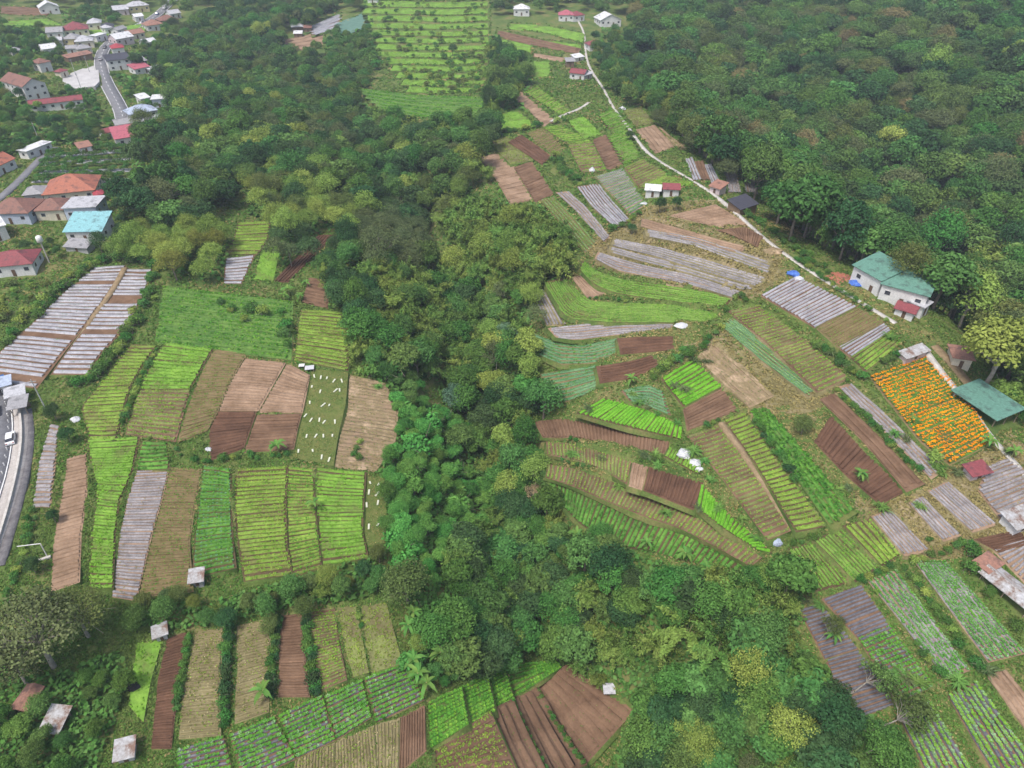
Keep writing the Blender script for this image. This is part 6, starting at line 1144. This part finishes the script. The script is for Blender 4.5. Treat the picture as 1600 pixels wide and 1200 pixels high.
for kind, L in by.items():
    L.sort(key=lambda t: (-t[0], -t[1]))
    for i, (f, r, c) in enumerate(L):
        sh, m, x, y, z, sc, rot, tilt, where, lab = c
        if r < 0:
            if kind not in ('shrub', 'grass_clump'): REST.append(c)
            continue
        if i >= LIMIT[kind] and (sh, m) in SEEN: REST.append(c); continue
        SEEN.add((sh, m))
        grp = None
        if not lab:
            size = sc*LIB[sh][2]; big = {'broadleaf_tree': (6, 11.5), 'bamboo_clump': (7, 10), 'shrub': (1.0, 2.0), 'grass_clump': (1.8, 2.1), 'conifer_tree': (9, 12)}[kind]
            pc_ = project(np.array([[x, y, z]]))[0][0]; lm = min(LAND, key=lambda t: (t[0]-pc_[0])**2+((t[1]-pc_[1])*1.5)**2)
            wh = next((short for key, short in SHORT if key in where), where)
            lab = ('small ' if size < big[0] else 'large ' if size > big[1] else '')+'%s %s %s' % (COLW.get(m, 'leafy'), SHW[stem_(sh)], wh)
            if wh.startswith(('in the forest', 'in the ravine', 'in the wood', 'on the plot')): lab += ' near the '+lm[2]
            grp = lab
        gs = np.random.default_rng(int(abs(x*100+y*17))); st3 = gs.uniform(.82, 1.22, 3); o = empty(kind, (x, y, z-.05), rot, sc, label=lab, cat=CATN[kind], group=grp or CATN[kind]+' standing out')
        o.scale = (sc*st3[0], sc*st3[1], sc*(.85+.3*gs.random()))
        if tilt: o.rotation_euler = (0, tilt, rot)
        obj('crown' if 'tree' in kind else 'foliage', crown_mesh(sh, m), o)
        if LIB[sh][1] is not None: obj('culms' if kind == 'bamboo_clump' else 'stem' if kind == 'shrub' else 'trunk', trunk_mesh(sh, bark_of(sh, m)), o)
        bynames[kind] += 1
print(dict(bynames), 'rest', len(REST))
# the rest of the wood: one object that repeats the crowns above over its points
def forest(name, items, label):
    shapes = sorted({(c[0], c[1]) for c in items})
    src = {}
    for o in COL.objects:
        if o.type == 'MESH' and o.parent and o.name.split('.')[0] in ('crown', 'foliage'):
            for k in shapes:
                if MESH.get(('c',)+k) == o.data: src.setdefault(k, o)
    items = [c for c in items if (c[0], c[1]) in src] + [(next(s for s in src if s[1] == c[1] or stem_(s[0]) == stem_(c[0])))+c[2:] for c in items if (c[0], c[1]) not in src]
    keys = sorted(src); idx = {k: i for i, k in enumerate(keys)}
    V = np.array([(c[2], c[3], c[4]) for c in items]); me = bpy.data.meshes.new(name); me.vertices.add(len(V)); me.vertices.foreach_set('co', V.astype(np.float32).ravel())
    for nm, tp, vals in (('pick', 'INT', [idx[(c[0], c[1])] for c in items]), ('size', 'FLOAT', [c[5] for c in items]), ('turn', 'FLOAT', [c[6] for c in items])):
        a = me.attributes.new(nm, tp, 'POINT'); a.data.foreach_set('value', np.array(vals, np.int32 if tp == 'INT' else np.float32))
    o = obj(name, me, kind='stuff', label=label, cat='forest')
    ng = bpy.data.node_groups.new(name, 'GeometryNodeTree'); ng.interface.new_socket('Geometry', in_out='INPUT', socket_type='NodeSocketGeometry'); ng.interface.new_socket('Geometry', in_out='OUTPUT', socket_type='NodeSocketGeometry')
    N = ng.nodes.new; gi, go = N('NodeGroupInput'), N('NodeGroupOutput'); gti = N('GeometryNodeJoinGeometry')
    for k in reversed(keys):
        oi = N('GeometryNodeObjectInfo'); oi.transform_space = 'ORIGINAL'; oi.inputs['Object'].default_value = src[k]; oi.inputs['As Instance'].default_value = True; ng.links.new(oi.outputs['Geometry'], gti.inputs[0])
    iop = N('GeometryNodeInstanceOnPoints'); iop.inputs['Pick Instance'].default_value = True
    def attr(nm, t): a = N('GeometryNodeInputNamedAttribute'); a.data_type = t; a.inputs['Name'].default_value = nm; return a.outputs['Attribute']
    cx = N('ShaderNodeCombineXYZ'); ng.links.new(attr('turn', 'FLOAT'), cx.inputs['Z']); cs = N('ShaderNodeCombineXYZ'); s = attr('size', 'FLOAT')
    for ax, lo_, hi_ in (('X', .82, 1.22), ('Y', .82, 1.22), ('Z', .8, 1.25)):
        rv = N('FunctionNodeRandomValue'); rv.data_type = 'FLOAT'; rv.inputs[2].default_value = lo_; rv.inputs[3].default_value = hi_; rv.inputs['Seed'].default_value = ord(ax); mu = N('ShaderNodeMath'); mu.operation = 'MULTIPLY'
        ng.links.new(s, mu.inputs[0]); ng.links.new(rv.outputs[1], mu.inputs[1]); ng.links.new(mu.outputs[0], cs.inputs[ax])
    ng.links.new(gi.outputs[0], iop.inputs['Points']); ng.links.new(gti.outputs[0], iop.inputs['Instance']); ng.links.new(attr('pick', 'INT'), iop.inputs['Instance Index'])
    ng.links.new(cx.outputs[0], iop.inputs['Rotation']); ng.links.new(cs.outputs[0], iop.inputs['Scale']); ng.links.new(iop.outputs[0], go.inputs[0])
    md = o.modifiers.new('trees', 'NODES'); md.node_group = ng
forest('forest', [c for c in REST if not stem_(c[0]) in ('shrub', 'clump')], 'distant mass of forest trees covering the slopes')
sm = [c for c in REST if stem_(c[0]) in ('shrub', 'clump')]
if sm: forest('shrubbery', sm, 'small leafy bushes filling banks between the plots')

# ------------------------------------------------------------------ banana plants, each leaf a part
g = np.random.default_rng(9)
BAN = P("648,972 640,992 762,1008 776,1030 748,1020 722,1022 752,1042 690,1038 648,1042 668,1080 655,1066 416,1092 436,708 492,795 640,655 632,650 1262,925 600,570 612,585 452,462 470,470 445,470 310,300 330,310 280,330 545,345 1010,850 1070,870 1100,905 905,880 860,905 1540,700 1580,715 1300,1000 1200,915 985,600 480,448 565,300 590,290 900,850 720,780 1340,752")
for px in BAN:
    c = unproj([px])[0]; n = g.integers(1, 3); z = HT(c[None, :2])[0]
    inr = any(inpoly(px[None], w_)[0] for w_ in WOODS)
    root = empty('banana_plant', (c[0], c[1], z+(1.2 if inr else 0)), g.uniform(0, 6), g.uniform(.8, 1.2), label='banana plant with long split leaves at the ravine edge' if inr else 'banana plant with long arching leaves standing beside the plots', cat='banana plant', group='banana plants')
    obj('pseudostem', BSTEM, root)
    for k in range(9):
        o = obj('leaf', BLEAF[g.integers(3)], root, (0, 0, 2.05)); o.rotation_euler = (0, g.uniform(-.35, .45), k*2*pi/9*1.0+g.normal(0, .25))
# ------------------------------------------------------------------ undergrowth and grass
g = np.random.default_rng(11); n = 420000
yv = 40*np.exp(g.random(n)*math.log(640/40)); xv = g.uniform(-1, 1, n)*(.86*yv+52); q = np.c_[xv, yv]; z = HT(q); pc, zc = project(np.c_[q, z])
inside = (pc[:, 0] > -60) & (pc[:, 0] < 1660) & (pc[:, 1] > -20) & (pc[:, 1] < 1260); q, z, pc, zc = q[inside], z[inside], pc[inside], zc[inside]
wood = np.zeros(len(q), bool)
for px in WOODS: wood |= inpoly(pc, px)
bl = blocked(q, .3); 
a = wood & ~bl; u = q[a][:75000]; uz = z[a][:75000]; ud = zc[a][:75000]
if len(u):
    s = np.clip(ud/150, .7, 3)*.95; C = np.c_[u, uz+g.uniform(.1, 1.3, len(u))]; N = np.c_[g.normal(0, .5, (len(u), 2)), np.ones(len(u))]
    V, F = leaves_np(C, N, s*g.uniform(.7, 1.5, len(u)), .7, .2, g); obj('undergrowth', mesh_np('undergrowth', V, F, [M('leaf_green'), M('leaf_mid')], (g.random(len(u)) < .5).astype(int)), kind='stuff', label='low leafy undergrowth beneath the ravine and forest trees', cat='undergrowth')
b = ~wood & ~bl & (zc < 430); v = q[b]; vz = z[b]; vd = zc[b]; hs = np.ones(len(v))*.8
ev, ez, ed, eh = [], [], [], []
for p in plots:                      # taller grass on every plot's rim
    c = p.poly.mean(0); d0 = project(np.r_[c, plot_z(p, c[None])][None])[1][0]
    rim = np.vstack([p.poly, p.poly[:1]]); L = np.linalg.norm(np.diff(rim, axis=0), axis=1).sum(); n = int(L/(.26*max(1, d0/130)))
    r = resample(np.c_[rim, np.zeros(len(rim))], n)[:, :2]; t = np.gradient(r, axis=0); t /= np.linalg.norm(t, axis=1, keepdims=True)+1e-9; nr_ = np.c_[t[:, 1], -t[:, 0]]
    sgn = np.where(((r+nr_*.1-c)**2).sum(1) > ((r-c)**2).sum(1), 1, -1)[:, None]; r = r+nr_*sgn*g.uniform(.05, .9, n)[:, None]
    keep = np.sin(r[:, 0]*.5)*np.sin(r[:, 1]*.6+p.pl[0])+g.normal(0, .5, n) > -.55; r = r[keep]
    r = r[~in_any_plot(r)]; ev.append(r); ez.append(HT(r)); ed.append(np.full(len(r), d0)); eh.append(g.uniform(.5, 1.25, len(r)))
v = np.vstack([v]+ev); vz = np.concatenate([vz]+ez); vd = np.concatenate([vd]+ed); hs = np.concatenate([hs]+eh)
bl2 = np.zeros(len(v), bool)
for w_, wd in ROADS: bl2 |= seg_dist(v, w_[:, :2]) < wd/2+.15
v, vz, vd, hs = v[~bl2], vz[~bl2], vd[~bl2], hs[~bl2]
pz = .5+.5*np.sin(v[:, 0]*.13)*np.sin(v[:, 1]*.11+1)+g.normal(0, .3, len(v))
m3 = 3; C = np.repeat(np.c_[v, vz], m3, 0); an = g.uniform(0, 2*pi, len(C)); s = np.repeat(np.clip(vd/150, .8, 2.4)*.55*hs, m3)*g.uniform(.7, 1.4, len(C))
C = C+np.c_[np.cos(an)*s*.5, np.sin(an)*s*.5, s*.28]; N = np.c_[np.cos(an)*.7, np.sin(an)*.7, np.full(len(C), .75)]
V, F = leaves_np(C, N, s, .5, .2, g); pcv = project(np.c_[v, vz])[0]; dryz = inpoly(pcv, P("840,420 1000,320 1200,330 1480,520 1640,760 1640,860 1350,870 1180,880 850,730"))
drz = np.zeros(len(v), bool)
for d in DRYW: drz |= inpoly(v, d)
mi = np.where(pz+.42*dryz+.5*drz > 1.0, 2, np.where(pz > .5, 1, 0)); mi = np.repeat(mi, m3)
obj('grass', mesh_np('grass', V, F, [M('grass_mid'), M('grass_lush'), M('grass_dry')], mi), kind='stuff', label='rough green and dry grass on banks and verges', cat='grass')
print('grass tufts', len(v), 'undergrowth', len(u), 'objects', len(COL.objects))

HAZE = 0.00024
# ------------------------------------------------------------------ air: pale haze that thickens with distance
m = bpy.data.materials.new('haze_air'); m.use_nodes = True; nt = m.node_tree; nt.nodes.clear(); o_ = nt.nodes.new('ShaderNodeOutputMaterial'); pv = nt.nodes.new('ShaderNodeVolumePrincipled')
pv.inputs['Color'].default_value = (.80, .89, 1, 1); pv.inputs['Density'].default_value = HAZE; pv.inputs['Anisotropy'].default_value = .1; nt.links.new(pv.outputs[0], o_.inputs['Volume'])
b_ = MB(); b_.box((0, 1000, 38), (5400, 2500, 170)); b_.build('haze', m, kind='stuff', label='thin pale haze over the whole valley', cat='haze')
tri = 0
for me in {o.data for o in COL.objects if o.type == 'MESH'}: tri += sum(1 for _ in ()) or len(me.loops)-2*len(me.polygons)
print('triangles', tri)
